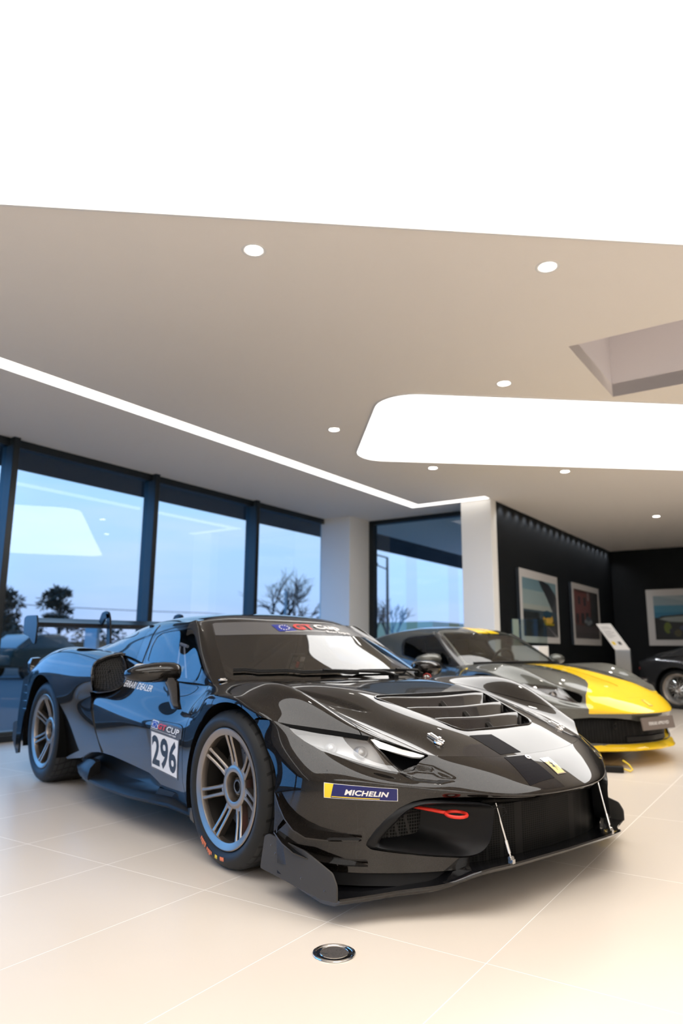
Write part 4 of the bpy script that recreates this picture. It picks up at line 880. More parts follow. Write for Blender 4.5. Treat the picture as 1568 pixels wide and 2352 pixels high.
def build_road_car():
    root = thing('sports_car', 'grey sports coupe with yellow nose and bonnet stripe, parked behind the race car', 'car', (-1.3705, 3.5338, .0), -.0522)
    body, nose, cab, front, hood = car_shell(root, 'road', M_GREY)
    Z = .03
    B = M_GREY; Y = lambda V: np.abs(V[:, 1])
    def put(o):
        if o is not None: o.location.z += Z
        return o
    stripe = interp_f([(-4, .16), (-.2, .165), (.1, .17), (.35, .19), (.52, .215), (.64, .265), (.72, .34), (.78, .44), (.83, .545), (.88, .62), (.95, .66), (1.3, .70)])
    line = lambda V: np.where(V[:, 0] < .80, .010, 0)
    sf = lambda V, C: Y(V) - stripe(V[:, 0])
    gray = hood.clip(lambda V, C: -sf(V, C)); yel = hood.clip(sf).clip(lambda V, C: line(V) - Y(V))
    bon = put(gray.obj('bonnet', [B], root, thick=.01)); yel.obj('bonnet_stripe', [M_YELLOW], bon, thick=.01)
    hood.clip(lambda V, C: Y(V) - line(V) - .004).offset(-.003).obj('stripe_centre_line', M_VOID, bon, thick=.002)
    for sx in (-1, 1):
        w = front.clip(lambda V, C: -sx * V[:, 1] + seam_w(V[:, 0]) + G).clip(lambda V, C: np.where(Y(V) > .79, door_front(V[:, 2]), -.40) + G - V[:, 0]).clip(lambda V, C: .10 - V[:, 2])
        wg = put(w.obj('front_wing', [B], root, thick=.010)); put(liner(root, ARCH_F[0], ARCH_F[1], ARCH_F[2], sx, .60, .945))
        if sx < 0:
            bd = Decal(((-.32, -1, .665), (-.245, -1, .665), (-.20, -1, .755), (-.275, -1, .755)), body.mesh().bvh(), (0, 1, 0), .002)
            bd.poly([(.5 + .5 * math.cos(a) * (1 if math.sin(a) > 0 else .8), .5 + .5 * math.sin(a)) for a in np.linspace(0, 2 * PI, 20)[:-1]], 0); bd.poly([(.42, .2), (.55, .25), (.50, .4), (.62, .55), (.66, .75), (.52, .80), (.45, .6), (.35, .5), (.42, .4)], 1); bd.build('wing_shield', [M_YVINYL, M_INK], wg)
    nm = nose.mesh().clip(lambda V, C: np.where(Y(V) > .35, -arch(V, ARCH_F), -1.))
    OPEN = np.array([(-.05, .335), (.22, .335), (.30, .352), (.45, .368), (.62, .372), (.74, .362), (.77, .30), (.76, .22), (.70, .17), (.45, .155), (-.05, .155)])
    fr = nm.clip(lambda V, C: -np.where(V[:, 0] > .6, sdpoly(Y(V), V[:, 2], OPEN), 1.))
    uu = lambda C: np.abs(C[:, 0] - 8.)
    SD = np.array([(4.93, .03), (3.9, .03), (3.6, .25), (3.75, .75), (3.98, .97), (4.30, .64), (4.66, .28)])
    fr = fr.clip(lambda V, C: -sdpoly(uu(C), C[:, 1], HEADLAMP)).clip(lambda V, C: -sdpoly(uu(C), C[:, 1], SD))
    ycut = lambda V, C: np.maximum(Y(V) - stripe(V[:, 0]), np.where(V[:, 0] > .5, .402 - V[:, 2], 1.))
    bm_ = put(fr.clip(lambda V, C: -ycut(V, C)).obj('front_bumper', [B], root, thick=.008)); fr.clip(ycut).obj('nose_panel', [M_YELLOW], bm_, thick=.008)
    for sx in (-1, 1):
        half = nose.mesh().clip(lambda V, C: -sx * V[:, 1]); hl = half.clip(lambda V, C: sdpoly(uu(C), C[:, 1], HEADLAMP) + .012)
        lamp = put(hl.offset(-.055).obj('headlamp', [M_LAMP], root, thick=0)); hl.offset(-.002).obj('lamp_lens', M_LENS, lamp, thick=0)
        half.clip(lambda V, C: sdpoly(uu(C), C[:, 1], HEADLAMP)).clip(lambda V, C: -(sdpoly(uu(C), C[:, 1], HEADLAMP) + .012)).offset(-.003).obj('lamp_seal', M_VOID, lamp, thick=.055)
        hl.clip(lambda V, C: .70 - (C[:, 1] + np.clip(uu(C) - 5, 0, 2) * .42)).offset(-.02).obj('lamp_bezel', M_GLOSSBLK, lamp, thick=.004)
        i = int(np.argmin(np.hypot(uu(hl.C) - 5.2, hl.C[:, 1] - .5))); p = Vector(hl.V[i] - hl.N[i] * .045); d = Vector((.95, sx * .2, .12)).normalized(); xx = Vector((0, 0, 1)).cross(d).normalized()
        pj = MB(); pj.lathe([(.034, -.02), (.034, .012), (.025, .012), (.0001, .022)], mat3(xx, d.cross(xx), d, p), n=20); pj.build('lamp_projector', M_CHROME, lamp)
        sd = half.clip(lambda V, C: sdpoly(uu(C), C[:, 1], SD) + .004); dep = np.clip(-sdpoly(uu(sd.C), sd.C[:, 1], SD) / .2, 0, 1) ** .6
        put(PM(sd.V - sd.N * (.004 + .08 * dep)[:, None], sd.N, sd.C, sd.F).obj('front_duct', M_VOID, root, thick=0))
    # lower front: mesh, plate, lip, lower splitter
    xs = lambda w, k: float(np.interp(abs(w), [0, .28, .45, .57, .67, .765, .86, .925], [1.150, 1.108, 1.032, .955, .888, .807, .71, .60])) + k
    gr = MB(); gr.loft([[(xs(w, -.10), w, .38), (xs(w, -.07), w, .34), (xs(w, -.08), w, .12)] for w in np.linspace(-.80, .80, 33)], cap=(False, False), closed=False); put(gr.build('lower_grille', M_MESH, root))
    lo = MB(); lo.loft([[(xs(w, -.005 + .03 * (1 - abs(w) / .8)), w, .120 + .02 * (abs(w) > .5)), (xs(w, .02), w, .105), (xs(w, -.01), w, .095), (xs(w, -.30), w, .10), (xs(w, -.12), w, .150 + .03 * max(0, (abs(w) - .35))), (xs(w, -.03), w, .148 + .03 * max(0, (abs(w) - .35)))] for w in np.linspace(-.90, .90, 41)]); lw = put(lo.build('lower_lip', M_YELLOW, root, angle=50))
    for sx in (-1, 1):
        fin = MB(); fin.loft([[(xs(.80, .0), sx * .80, .125), (xs(.74, -.01), sx * .74, .135), (xs(.74, -.06), sx * .74, .15), (xs(.80, -.06), sx * .80, .15)], [(xs(.83, .0), sx * .83, .25), (xs(.79, -.02), sx * .79, .25), (xs(.79, -.06), sx * .79, .25), (xs(.83, -.06), sx * .83, .25)], [(xs(.80, .0), sx * .80, .372), (xs(.77, -.02), sx * .77, .372), (xs(.77, -.06), sx * .77, .372), (xs(.80, -.06), sx * .80, .372)]]); fin.build('lip_fin', M_YELLOW, lw, angle=50)
    vn = MB(); vn.loft([[(xs(w, -.09), w, .215), (xs(w, -.06), w, .205), (xs(w, -.06), w, .165), (xs(w, -.09), w, .16)] for w in np.linspace(-.30, .30, 9)]); put(vn.build('grille_bar', M_SATIN, root))
    pl = MB(); Mp = mat3((0, 1, 0), (-.18, 0, .983), (.983, 0, .18), (1.162, 0, .318)); pl.prism(rrect(.50, .105, .006, 2), -.012, 0, Mp); plate = put(pl.build('show_plate', mat('plate_taupe', (.20, .165, .145), .35), root, smooth=False))
    dp = Decal((Mp @ Vector((-.16, -.014, 0)), Mp @ Vector((.16, -.014, 0)), Mp @ Vector((.16, .014, 0)), Mp @ Vector((-.16, .014, 0))), None, (-1, 0, 0), .002); dp.text('FERRARI APPROVED', 0, 0, 1, 1, 0, .15, .02); dp.build('plate_lettering', M_WHITE, plate)
    nb_ = nose.mesh().bvh(); bd_ = Decal(((1.105, -.028, .7), (1.105, .028, .7), (1.03, .028, .7), (1.03, -.028, .7)), nb_, (0, 0, -1), .002); bd_.patch(0, 0, 1, 1, 0, 3, 3); bd_.patch(.1, .06, .9, .94, 1, 3, 3); bd_.build('nose_badge', [M_CHROME, M_YMARK], bm_)
    for sx in (-1, 1):
        sn = MB(); h = Vector((xs(.40, -.062), sx * .40, .30)); sn.lathe([(.020, 0), (.026, .004), (.020, .008), (.012, .002)], mat3((0, 1, 0), (0, 0, 1), (1, 0, 0), h), n=20); put(sn.build('parking_sensor', M_SATIN, root))
    # sides
    side = body.mesh().clip(lambda V, C: .74 - Y(V)).clip(lambda V, C: V[:, 0] + .30).clip(lambda V, C: .16 - V[:, 2])
    cabm = cab.mesh(); uc = lambda C: np.abs(C[:, 0] - 7.)
    for sx in (-1, 1):
        sd = side.clip(lambda V, C: -sx * V[:, 1])
        put(sd.clip(lambda V, C: V[:, 0] - door_front(V[:, 2]) + G).clip(lambda V, C: door_rear(V[:, 2]) - V[:, 0] + G).obj('door', [B], root, thick=.012))
        put(sd.clip(lambda V, C: V[:, 0] - door_rear(V[:, 2])).clip(lambda V, C: -2.14 - V[:, 0]).obj('rear_quarter_panel', [B], root, thick=.01))
        sk = MB(); sk.loft([[(x, sx * w_, z_) for w_, z_ in ((.87, .18), (.915, .15), (.915, .125), (.78, .12))] for x in np.linspace(-.36, -2.0, 8)]); put(sk.build('side_skirt', M_SATIN, root))
    SCREEN_O = np.array([(-.5, .10), (2.72, .10), (2.9, .25), (2.9, 2.8), (2.75, 2.94), (-.5, 2.94)])
    put(cabm.clip(lambda V, C: sdpoly(uc(C), C[:, 1], SCREEN_O)).obj('windscreen', [M_SCREEN2], root, thick=0))
    WIN = np.array([(5.12, .62), (5.10, 1.0), (5.10, 3.2), (5.10, 5.0), (5.14, 5.55), (5.4, 5.80), (6.0, 5.86), (6.90, 5.80), (6.96, 5.2), (6.96, 1.0), (6.9, .66)])
    shell = cabm.clip(lambda V, C: -sdpoly(uc(C), C[:, 1], SCREEN_O)).clip(lambda V, C: -sdpoly(uc(C), C[:, 1], WIN))
    roof = shell.clip(lambda V, C: C[:, 1] - 6.35)
    rs = lambda V, C: np.maximum(Y(V) - .17, .012 - Y(V))
    rf = put(roof.clip(lambda V, C: np.where(C[:, 1] > 2.8, -rs(V, C), -1.)).obj('roof', [B, M_TRIM], root, thick=.012, matf=lambda c, C: (np.abs(C[:, 0] - 7.) > 3.1) & (C[:, 1] < 3.0)))
    for sx in (-1, 1): roof.clip(rs).clip(lambda V, C: 2.8 - C[:, 1]).clip(lambda V, C: -sx * V[:, 1]).obj('roof_stripe', [M_YELLOW], rf, thick=.012)
    put(shell.clip(lambda V, C: 6.36 - C[:, 1]).obj('engine_cover', [B], root, thick=.012))
    for sx in (-1, 1):
        wn = cabm.clip(lambda V, C: -sx * V[:, 1]).clip(lambda V, C: sdpoly(uc(C), C[:, 1], WIN)); frame = wn.clip(lambda V, C: -(sdpoly(uc(C), C[:, 1], WIN) + .12))
        gl = put(wn.clip(lambda V, C: sdpoly(uc(C), C[:, 1], WIN) + .12).offset(-.004).obj('side_window', M_SIDEGLASS, root, thick=0)); frame.offset(-.001).obj('window_frame', M_TRIM, gl, thick=.010)
        hs = haunch_surface(sx); h = hs.mesh().clip(lambda V, C: -arch(V, ARCH_R)).clip(lambda V, C: np.where((C[:, 1] < 1.6) & (V[:, 2] < .67), V[:, 0] - door_rear(V[:, 2]) + G, -1.)).clip(lambda V, C: .2 - V[:, 2]); put(h.obj('rear_wing_panel', [B], root, thick=.014))
        lip = [hs.V[0, int(np.argmin(np.abs(hs.U[0] - c)))] for c in np.linspace(2.2, 6.95, 16)]
        ci = np.array([(-1.72, .79, .912), (-1.64, .775, .895), (-1.575, .776, .86), (-1.535, .782, .826), (-1.495, .792, .785), (-1.475, .802, .748), (-1.485, .825, .712), (-1.55, .866, .682), (-1.68, .905, .668)])
        t_ = np.concatenate([[0], np.cumsum(np.linalg.norm(np.diff(ci, axis=0), axis=1))]); inn = [(p[0], sx * p[1], p[2]) for p in nspline(t_, ci, np.linspace(0, t_[-1], len(lip)))]
        g = MB(); g.loft([[tuple(np.array(a) * (1 - k) + np.array(b_) * k - np.array([p_, 0, 0])) for a, b_ in zip(lip, inn)] for k, p_ in ((.02, .006), (.12, .04), (.88, .04), (.98, .006))], cap=(False, False), closed=False); put(g.build('intake_grille', M_MESH2, root))
        put(liner(root, ARCH_R[0], ARCH_R[1], ARCH_R[2], sx, .58, .95))
        m = MB(); secs = []
        for y, xc, zc, a, b_ in ((.895, -.590, .826, .020, .026), (.935, -.585, .834, .066, .05), (.985, -.588, .836, .074, .055), (1.06, -.60, .832, .074, .052), (1.13, -.628, .824, .050, .034), (1.16, -.648, .818, .012, .010)):
            secs.append([(xc + a * math.cos(t_), sx * y, zc + b_ * math.sin(t_)) for t_ in np.linspace(0, 2 * PI, 20, endpoint=False)])
        m.loft(secs); mr = put(m.build('door_mirror', B, root, angle=60))
        ar = MB(); ar.loft([[(x + dx, sx * (y + dy), z) for dx, dy in ((.05, -.012), (.05, .012), (-.05, .012), (-.05, -.012))] for x, y, z in ((-.58, .93, .80), (-.575, .90, .76), (-.575, .835, .735))]); ar.build('mirror_arm', M_SATIN, mr)
    tl = MB(); tl.loft([[(x, p[0], p[1]) for p in rrect(2 * w, z1 - z0, .07, 5, 0, (z0 + z1) / 2)] for x, w, z0, z1 in ((-3.10, .86, .24, .80), (-3.22, .85, .24, .80), (-3.36, .78, .26, .79), (-3.45, .66, .28, .76))]); put(tl.build('rear_bumper', B, root, angle=50))
    fp = MB(); fp.box((-3.0, -.58, .10), (.80, .58, .14)); put(fp.build('floor_pan', M_VOID, root, smooth=False))
    # cabin
    ds = MB(); ds.loft([[(-.34, w, .72), (-.45, w, .765), (-.66, w, .77), (-.76, w, .70), (-.76, w, .45), (-.42, w, .45)] for w in np.linspace(-.70, .70, 9)]); put(ds.build('dashboard', mat('dash_leather', (.045, .045, .042), .6), root, angle=40))
    bin_ = MB(); bin_.loft([[(-.70 + .12 * math.cos(a), .36 + dy, .755 + .05 * math.sin(a)) for a in np.linspace(0, PI, 8)] for dy in (-.16, .16)]); put(bin_.build('instrument_hood', mat('dash_leather', (.045, .045, .042), .6), root))
    bk = MB(); bk.box((-1.62, -.58, .30), (-1.56, .58, .84)); put(bk.build('rear_bulkhead', M_INTERIOR, root)); fl = MB(); fl.box((-1.6, -.74, .20), (-.5, .74, .24)); put(fl.build('cabin_floor', M_INTERIOR, root))
    for sx in (-1, 1):
        st = MB(); st.loft([[(x, sx * .36 + dy * hw, z) for dy in (-1, -.8, .8, 1)] + [(x - dx_, sx * .36 + dy * hw, z - .06) for dy in (1, -1)] for x, z, hw, dx_ in ((-.92, .42, .24, 0), (-1.2, .38, .25, .02), (-1.30, .46, .25, .1), (-1.40, .70, .22, .10), (-1.45, .84, .17, .10), (-1.46, .88, .12, .1), (-1.48, 1.02, .12, .09), (-1.49, 1.05, .08, .07))]); put(st.build('seat', M_SEAT, root, angle=50, bevel=.01))
    sw = MB(); M_ = mat3((0, 1, 0), (.35, 0, .94), (.94, 0, -.35), (-.86, .36, .78)); sw.tube([M_ @ Vector((.18 * math.cos(a), .165 * math.sin(a), 0)) for a in np.linspace(0, 2 * PI, 32)], .015, 8, cap=False); sw.box((-.17, -.03, -.012), (.17, .02, .012), M_); sw.box((-.03, -.16, -.012), (.03, 0, .012), M_); sw.tube([M_ @ Vector((0, 0, 0)), M_ @ Vector((0, 0, .18))], .03, 10); put(sw.build('steering_wheel', M_SEAT, root))
    rm = MB(); rm.prism(rrect(.24, .07, .03, 5), -.015, .015, mat3((0, 1, 0), (0, 0, 1), (1, 0, 0), (-.86, 0, 1.07))); put(rm.build('rear_view_mirror', M_INTERIOR, root))
    # wipers at the screen base
    def on_screen(u, r, d): 
        i = int(np.argmin((cab.U[0] - u) ** 2)); j = int(np.argmin((cab.R[:, 0] - r) ** 2)); return Vector(cab.V[j, i] + cab.N[j, i] * d)
    for (u0, r0), (u1, r1) in (((4.4, .12), (7.2, .06)), ((7.0, .10), (9.6, .06))):
        b_ = MB(); b_.tube([on_screen(u0 + (u1 - u0) * k / 8, r0 + (r1 - r0) * k / 8, .012) for k in range(9)], .010, 6); put(b_.build('wiper', M_SATIN, root))
    for x, R, wd, yf in ((0, .335, .25, .915), (-2.6, .345, .30, .915)):
        for sx in (-1, 1): make_wheel(root, x, sx, R, wd, yf, 'road', .3)
    return root

# ------------------------------------------------------------------ old coupe at the right edge: frame x forward, rear axle at x = 0
OLD = [
 [(-.74,0,.80),(-.74,.25,.80),(-.73,.45,.795),(-.70,.60,.775),(-.68,.66,.74),(-.66,.69,.66),(-.66,.69,.52),(-.68,.67,.40),(-.70,.63,.30)],
 [(-.60,0,.875),(-.60,.25,.872),(-.58,.45,.86),(-.56,.62,.82),(-.55,.705,.765),(-.54,.745,.66),(-.54,.75,.52),(-.55,.735,.38),(-.57,.69,.27)],
 [(-.30,0,.96),(-.30,.25,.955),(-.30,.45,.935),(-.30,.62,.86),(-.30,.735,.80),(-.30,.785,.67),(-.30,.79,.53),(-.30,.775,.38),(-.30,.73,.24)],
 [(.05,0,1.06),(.05,.25,1.055),(.05,.44,1.03),(.05,.60,.90),(.05,.75,.82),(.05,.81,.68),(.05,.815,.53),(.05,.80,.38),(.05,.75,.22)],
 [(.45,0,1.19),(.45,.25,1.18),(.45,.42,1.15),(.45,.58,.98),(.45,.74,.82),(.45,.81,.68),(.45,.815,.53),(.45,.80,.38),(.45,.76,.22)],
 [(.9,0,1.26),(.9,.25,1.25),(.9,.42,1.22),(.9,.58,1.04),(.9,.74,.82),(.9,.80,.68),(.9,.81,.53),(.9,.80,.38),(.9,.76,.22)],
 [(1.4,0,1.22),(1.38,.25,1.21),(1.33,.44,1.18),(1.30,.60,1.02),(1.3,.74,.83),(1.3,.80,.68),(1.3,.81,.53),(1.3,.80,.38),(1.3,.76,.22)],
 [(1.85,0,.93),(1.83,.25,.93),(1.78,.48,.91),(1.72,.62,.87),(1.7,.74,.83),(1.7,.80,.68),(1.7,.81,.53),(1.7,.80,.38),(1.7,.76,.22)],
 [(2.5,0,.88),(2.5,.25,.875),(2.5,.45,.85),(2.5,.60,.84),(2.5,.73,.80),(2.5,.80,.68),(2.5,.80,.53),(2.5,.79,.38),(2.5,.75,.24)],
 [(3.1,0,.76),(3.1,.25,.76),(3.1,.42,.74),(3.08,.56,.73),(3.06,.66,.69),(3.05,.71,.60),(3.05,.71,.52),(3.05,.69,.42),(3.05,.66,.33)],
 [(3.35,0,.58),(3.35,.22,.58),(3.33,.36,.58),(3.3,.48,.575),(3.27,.56,.56),(3.25,.59,.53),(3.25,.59,.50),(3.25,.58,.46),(3.25,.56,.42)],
]
def build_old_car():
    root = thing('classic_coupe', 'dark grey classic coupe with chrome bumper and silver wheels cut by the right edge', 'car', (-2.93, 10.33, 0), .03)
    s = Surf(mirror_net(OLD)[::-1], 10, 10, flip=True); m = s.mesh(); Y = lambda V: np.abs(V[:, 1])
    for cx in (0., 2.42): m = m.clip(lambda V, C: np.where(Y(V) > .45, .365 - np.hypot(V[:, 0] - cx, V[:, 2] - .33), -1.))
    # side glass outline in (x, z) on the flank of the cabin
    G2 = np.array([(.30, .88), (.36, .98), (.55, 1.08), (.95, 1.12), (1.30, 1.08), (1.62, .90)]); gf = lambda V, C: np.where((Y(V) > .44) & (Y(V) < .73), sdpoly(V[:, 0], V[:, 2], G2), 1.)
    WS = np.array([(1.47, .9), (1.47, 1.16), (1.80, .955), (1.80, .9)])
    m.clip(lambda V, C: -gf(V, C)).obj('body', [M_OLD], root, thick=.012)
    for sx in (-1, 1):
        h = m.clip(lambda V, C: -sx * V[:, 1]).clip(gf); g = h.offset(.001).obj('side_window', M_SIDEGLASS, root, thick=0)
        if g is None: continue
        t = MB(); bv = m.bvh(); pts = []
        for x, z in smooth_poly(G2, 4):
            hit = bv.ray_cast(Vector((x, sx * 2, z)), Vector((0, -sx, 0)))
            if hit[0] is not None: pts.append(hit[0] + Vector((0, sx * .004, 0)))
        if len(pts) > 3: t.tube(pts + pts[:1], .010, 6, cap=False); t.build('window_surround', M_CHROME, g)
        b = MB(); b.tube([(-.80, sx * .30, .46), (-.79, sx * .50, .465), (-.74, sx * .66, .47), (-.66, sx * .735, .475), (-.50, sx * .765, .475)], [.022, .032, .034, .034, .022], 12); b.build('quarter_bumper', M_CHROME, root)
        o = MB(); o.lathe([(.04, 0), (.038, .016), (.02, .028), (.0001, .03)], mat3((0, 1, 0), (0, 0, 1), (-1, 0, 0), (-.725, sx * .50, .66)), n=20); o.build('tail_lamp', M_REDINK, root)
        for cx in (0., 2.42):
            lb = MB(); lb.lathe([(.37, .78), (.37, .48), (.08, .48)], mat3((1, 0, 0), (0, 0, 1), (0, sx, 0), (cx, 0, .33)), n=36, a0=-.3, a1=PI + .3); lb.build('wheel_arch_liner', M_VOID, root)
    for sx in (-1, 1):
        make_wheel(root, 0, sx, .325, .20, .745, 'wire'); make_wheel(root, 2.42, sx, .325, .20, .745, 'wire')
    fp = MB(); fp.box((-.5, -.45, .17), (3.0, .45, .25)); fp.build('floor_pan', M_VOID, root, smooth=False)
    return root
# ------------------------------------------------------------------ showroom: room frame (a, c, z): a along the glazing away from the camera, c towards the glazing
ROOM_YAW = math.radians(105.4); H = 3.15
RU = Vector((math.cos(ROOM_YAW), math.sin(ROOM_YAW), 0)); RV = Vector((-RU.y, RU.x, 0))
def rp(a, c, z=0.): return RU * a + RV * c + Vector((0, 0, z))
def rbuild(mb, name, mats, parent=None, **k):
    o = mb.build(name, mats, parent, **k)
    if parent is None: o.rotation_euler = (0, 0, ROOM_YAW)
    return o
M_WALLW = mat('white_plaster', (.88, .86, .82), .7)
M_CEIL = mat('ceiling_plaster', (.95, .895, .84), .8)
M_DARKWALL = mat('charcoal_wall', (.0060, .0070, .0085), .55, spec=.2)
M_FRAME = mat('window_metal', (.018, .022, .026), .32, .4)
M_FRAMEF = mat('window_metal_side', (.035, .045, .05), .45, .2)
M_GLASS = glass_mat('window_glass', (.80, .90, .97), 1.66)
M_PANEL = mat('luminous_ceiling', (.9, .9, .9), .6, emit=(1, .985, .965), es=4.5)
M_PANEL2 = mat('luminous_ceiling_near', (.9, .9, .9), .6, emit=(1, .985, .965), es=3.3)
M_STRIP = mat('light_strip', (.9, .9, .9), .6, emit=(1, .97, .93), es=2.2)
M_SPOT = mat('downlight_glow', (.9, .9, .9), .6, emit=(1, .95, .88), es=14.)
M_SPOTRING = mat('downlight_ring', (.86, .85, .83), .45)
M_GREYPIT = mat('ceiling_pit', (.90, .86, .88), .8)
def floor_mat():
    m = mat('cream_tiles', (.78, .68, .56), .30, coat=0., spec=.5); ns, ln, b = nodes(m); nt = m.node_tree
    tc = ns.new('ShaderNodeTexCoord'); mp = ns.new('ShaderNodeMapping'); mp.vector_type = 'TEXTURE'
    mp.inputs['Location'].default_value = (-.3807, -1.3028, 0); mp.inputs['Rotation'].default_value = (0, 0, .29784); mp.inputs['Scale'].default_value = (.59415, 1.1883, 1)
    ln.new(tc.outputs['Object'], mp.inputs[0]); sp = ns.new('ShaderNodeSeparateXYZ'); ln.new(mp.outputs[0], sp.inputs[0])
    d = [mnode(nt, 'ABSOLUTE', mnode(nt, 'SUBTRACT', mnode(nt, 'FRACT', mnode(nt, 'ADD', sp.outputs[i], .5)), .5)) for i in (0, 1)]
    g = mnode(nt, 'LESS_THAN', mnode(nt, 'MINIMUM', d[0], mnode(nt, 'MULTIPLY', d[1], 2.)), .0024)
    nz = ns.new('ShaderNodeTexNoise'); nz.inputs['Scale'].default_value = 1.6; nz.inputs['Detail'].default_value = 3; ln.new(tc.outputs['Object'], nz.inputs['Vector'])
    tone = mixcol(nt, nz.outputs[0], (.735, .65, .555), (.765, .68, .585))
    ln.new(mixcol(nt, g, tone, (.90, .86, .80)), b.inputs['Base Color'])
    ln.new(mnode(nt, 'MULTIPLY_ADD', g, .3, .27), b.inputs['Roughness'])
    return m

def build_room():
    f = MB(); f.box((-9, -9.5, -.12), (13.4, 5.02, 0)); o = f.build('floor', floor_mat(), smooth=False)
    # floor in the room frame but tiles follow world axes: bake the turn into the mesh
    o.data.transform(Matrix.Rotation(ROOM_YAW, 4, 'Z')); struct(o)
    # ceiling with the square light well
    c = MB(); P0, P1, Q0, Q1 = 1.585, 2.845, -3.3, -.66
    for a0, c0, a1, c1 in ((-9, -9.5, P0, 5.02), (P1, -9.5, 13.4, 5.02), (P0, Q1, P1, 5.02), (P0, -9.5, P1, Q0)): c.box((a0, c0, H), (a1, c1, H + .12))
    struct(rbuild(c, 'ceiling', M_CEIL, smooth=False))
    pit = MB(); pit.add([(P0, Q0, H), (P1, Q0, H), (P1, Q1, H), (P0, Q1, H), (P0, Q0, H + .62), (P1, Q0, H + .62), (P1, Q1, H + .62), (P0, Q1, H + .62)], [(0, 1, 5, 4), (1, 2, 6, 5), (2, 3, 7, 6), (3, 0, 4, 7), (4, 5, 6, 7)])
    o = rbuild(pit, 'trim_1', M_GREYPIT, smooth=False); struct(o, 'grey lined square light well cut into the ceiling at the right edge')
    # walls out of frame (what the paint reflects)
    w = MB(); w.box((-9, -9.62, 0), (13.4, -9.5, H)); struct(rbuild(w, 'wall_right', M_WALLW, smooth=False))
    w = MB(); w.box((-9.12, -9.62, 0), (-9, 5.02, H)); struct(rbuild(w, 'wall_near', M_WALLW, smooth=False))
    # charcoal walls, white end and corner pier
    w = MB(); w.box((6.42, 1.93, 0), (12.95, 2.40, H)); struct(rbuild(w, 'wall_left', M_DARKWALL, smooth=False))
    w = MB(); w.box((12.95, -9.5, 0), (13.3, 2.40, H)); struct(rbuild(w, 'wall_back', M_DARKWALL, smooth=False))
    w = MB(); w.box((6.22, 1.926, 0), (6.42, 2.405, H)); struct(rbuild(w, 'wall_end', M_WALLW, smooth=False, bevel=.004))
    w = MB(); w.box((6.25, 4.45, 0), (6.86, 5.06, H)); struct(rbuild(w, 'wall_pier', M_WALLW, smooth=False, bevel=.004))
    # window wall
    n = 0; posts = [-9.0, -7.1, -5.15, -3.2, -1.30, .60, 2.52, 4.46, 6.25]
    for a0, a1 in zip(posts[:-1], posts[1:]):
        n += 1; e = bpy.data.objects.new('window_%d' % n, None); link(e); e.rotation_euler = (0, 0, ROOM_YAW); struct(e)
        g = MB(); g.box((a0, 5.035, .08), (a1, 5.045, H - .05)); g.build('pane', M_GLASS, e, smooth=False)
        fr = MB(); fr.box((a0, 4.98, H - .085), (a1, 5.10, H - .0)); fr.build('top_rail', M_FRAME, e, smooth=False, bevel=.003)
        sl = MB(); sl.box((a0, 4.95, 0), (a1, 5.12, .065)); sl.build('bottom_rail', M_FRAME, e, smooth=False, bevel=.003)
        s2 = MB(); s2.box((a0, 4.985, .065), (a1, 5.12, .10)); s2.build('glazing_bead', M_FRAMEF, e, smooth=False, bevel=.003)
        if a1 < 6.2:
            ml = MB(); ml.box((a1 - .033, 4.925, 0), (a1 + .033, 5.12, H)); ml.build('mullion', M_FRAMEF, e, smooth=False, bevel=.003)
            mf = MB(); mf.box((a1 - .036, 4.900, 0), (a1 + .036, 4.926, H)); mf.build('mullion_cover', M_FRAME, e, smooth=False, bevel=.003)
    n += 1; e = bpy.data.objects.new('window_%d' % n, None); link(e); e.rotation_euler = (0, 0, ROOM_YAW); struct(e)
    g = MB(); g.box((6.90, 2.40, .08), (6.91, 4.45, H - .04)); g.build('pane', M_GLASS, e, smooth=False)
    fr = MB(); fr.box((6.84, 2.40, H - .07), (6.97, 4.45, H)); fr.box((6.84, 4.36, 0), (6.97, 4.45, H)); fr.box((6.84, 2.40, 0), (6.97, 4.45, .08)); fr.build('window_frame', M_FRAME, e, smooth=False, bevel=.003)
    # luminous ceiling fields (axis turned 50 degrees from the glazing); the None entries are unseen, added to brighten the ceiling
    ax = math.radians(55.3); E = Vector((math.cos(ax), math.sin(ax), 0)); N = Vector((-E.y, E.x, 0))
    for e0, e1, n0, n1, lab in ((-3.4, 3.3, -2.78, -.566, 'huge white luminous ceiling field filling the top of the picture'), (.285, 6.6, 1.86, 4.07, 'white luminous ceiling field with rounded corners above the grey car'), (-3.4, 3.3, -7.4, -5.2, None), (5.2, 11.0, -7.4, -5.2, None), (-1.5, 5., -11.2, -9., None), (5.2, 10., -11.2, -9., None)):
        p = MB(); M = mat3(E, N, (0, 0, 1), E * ((e0 + e1) / 2) + N * ((n0 + n1) / 2)); p.prism(rrect(e1 - e0, n1 - n0, .36, 10), H - .004, H + .0, M); o = p.build('luminous_ceiling_panel', M_PANEL2 if n1 < 0 else M_PANEL, smooth=False); tag(o, lab or 'added luminous ceiling field behind the camera, unseen, for bounce light', 'ceiling light', 'luminous ceiling fields')
        rim = MB(); poly = rrect(e1 - e0 + .03, n1 - n0 + .03, .375, 10); inn = rrect(e1 - e0, n1 - n0, .36, 10)
        rim.loft([[M @ Vector((x, y, z)) for x, y in q] for q, z in ((inn, H - .0), (inn, H - .012), (poly, H - .012), (poly, H - .0))], cap=(False, False)); rim.build('panel_rim', M_SPOTRING, o, smooth=False)
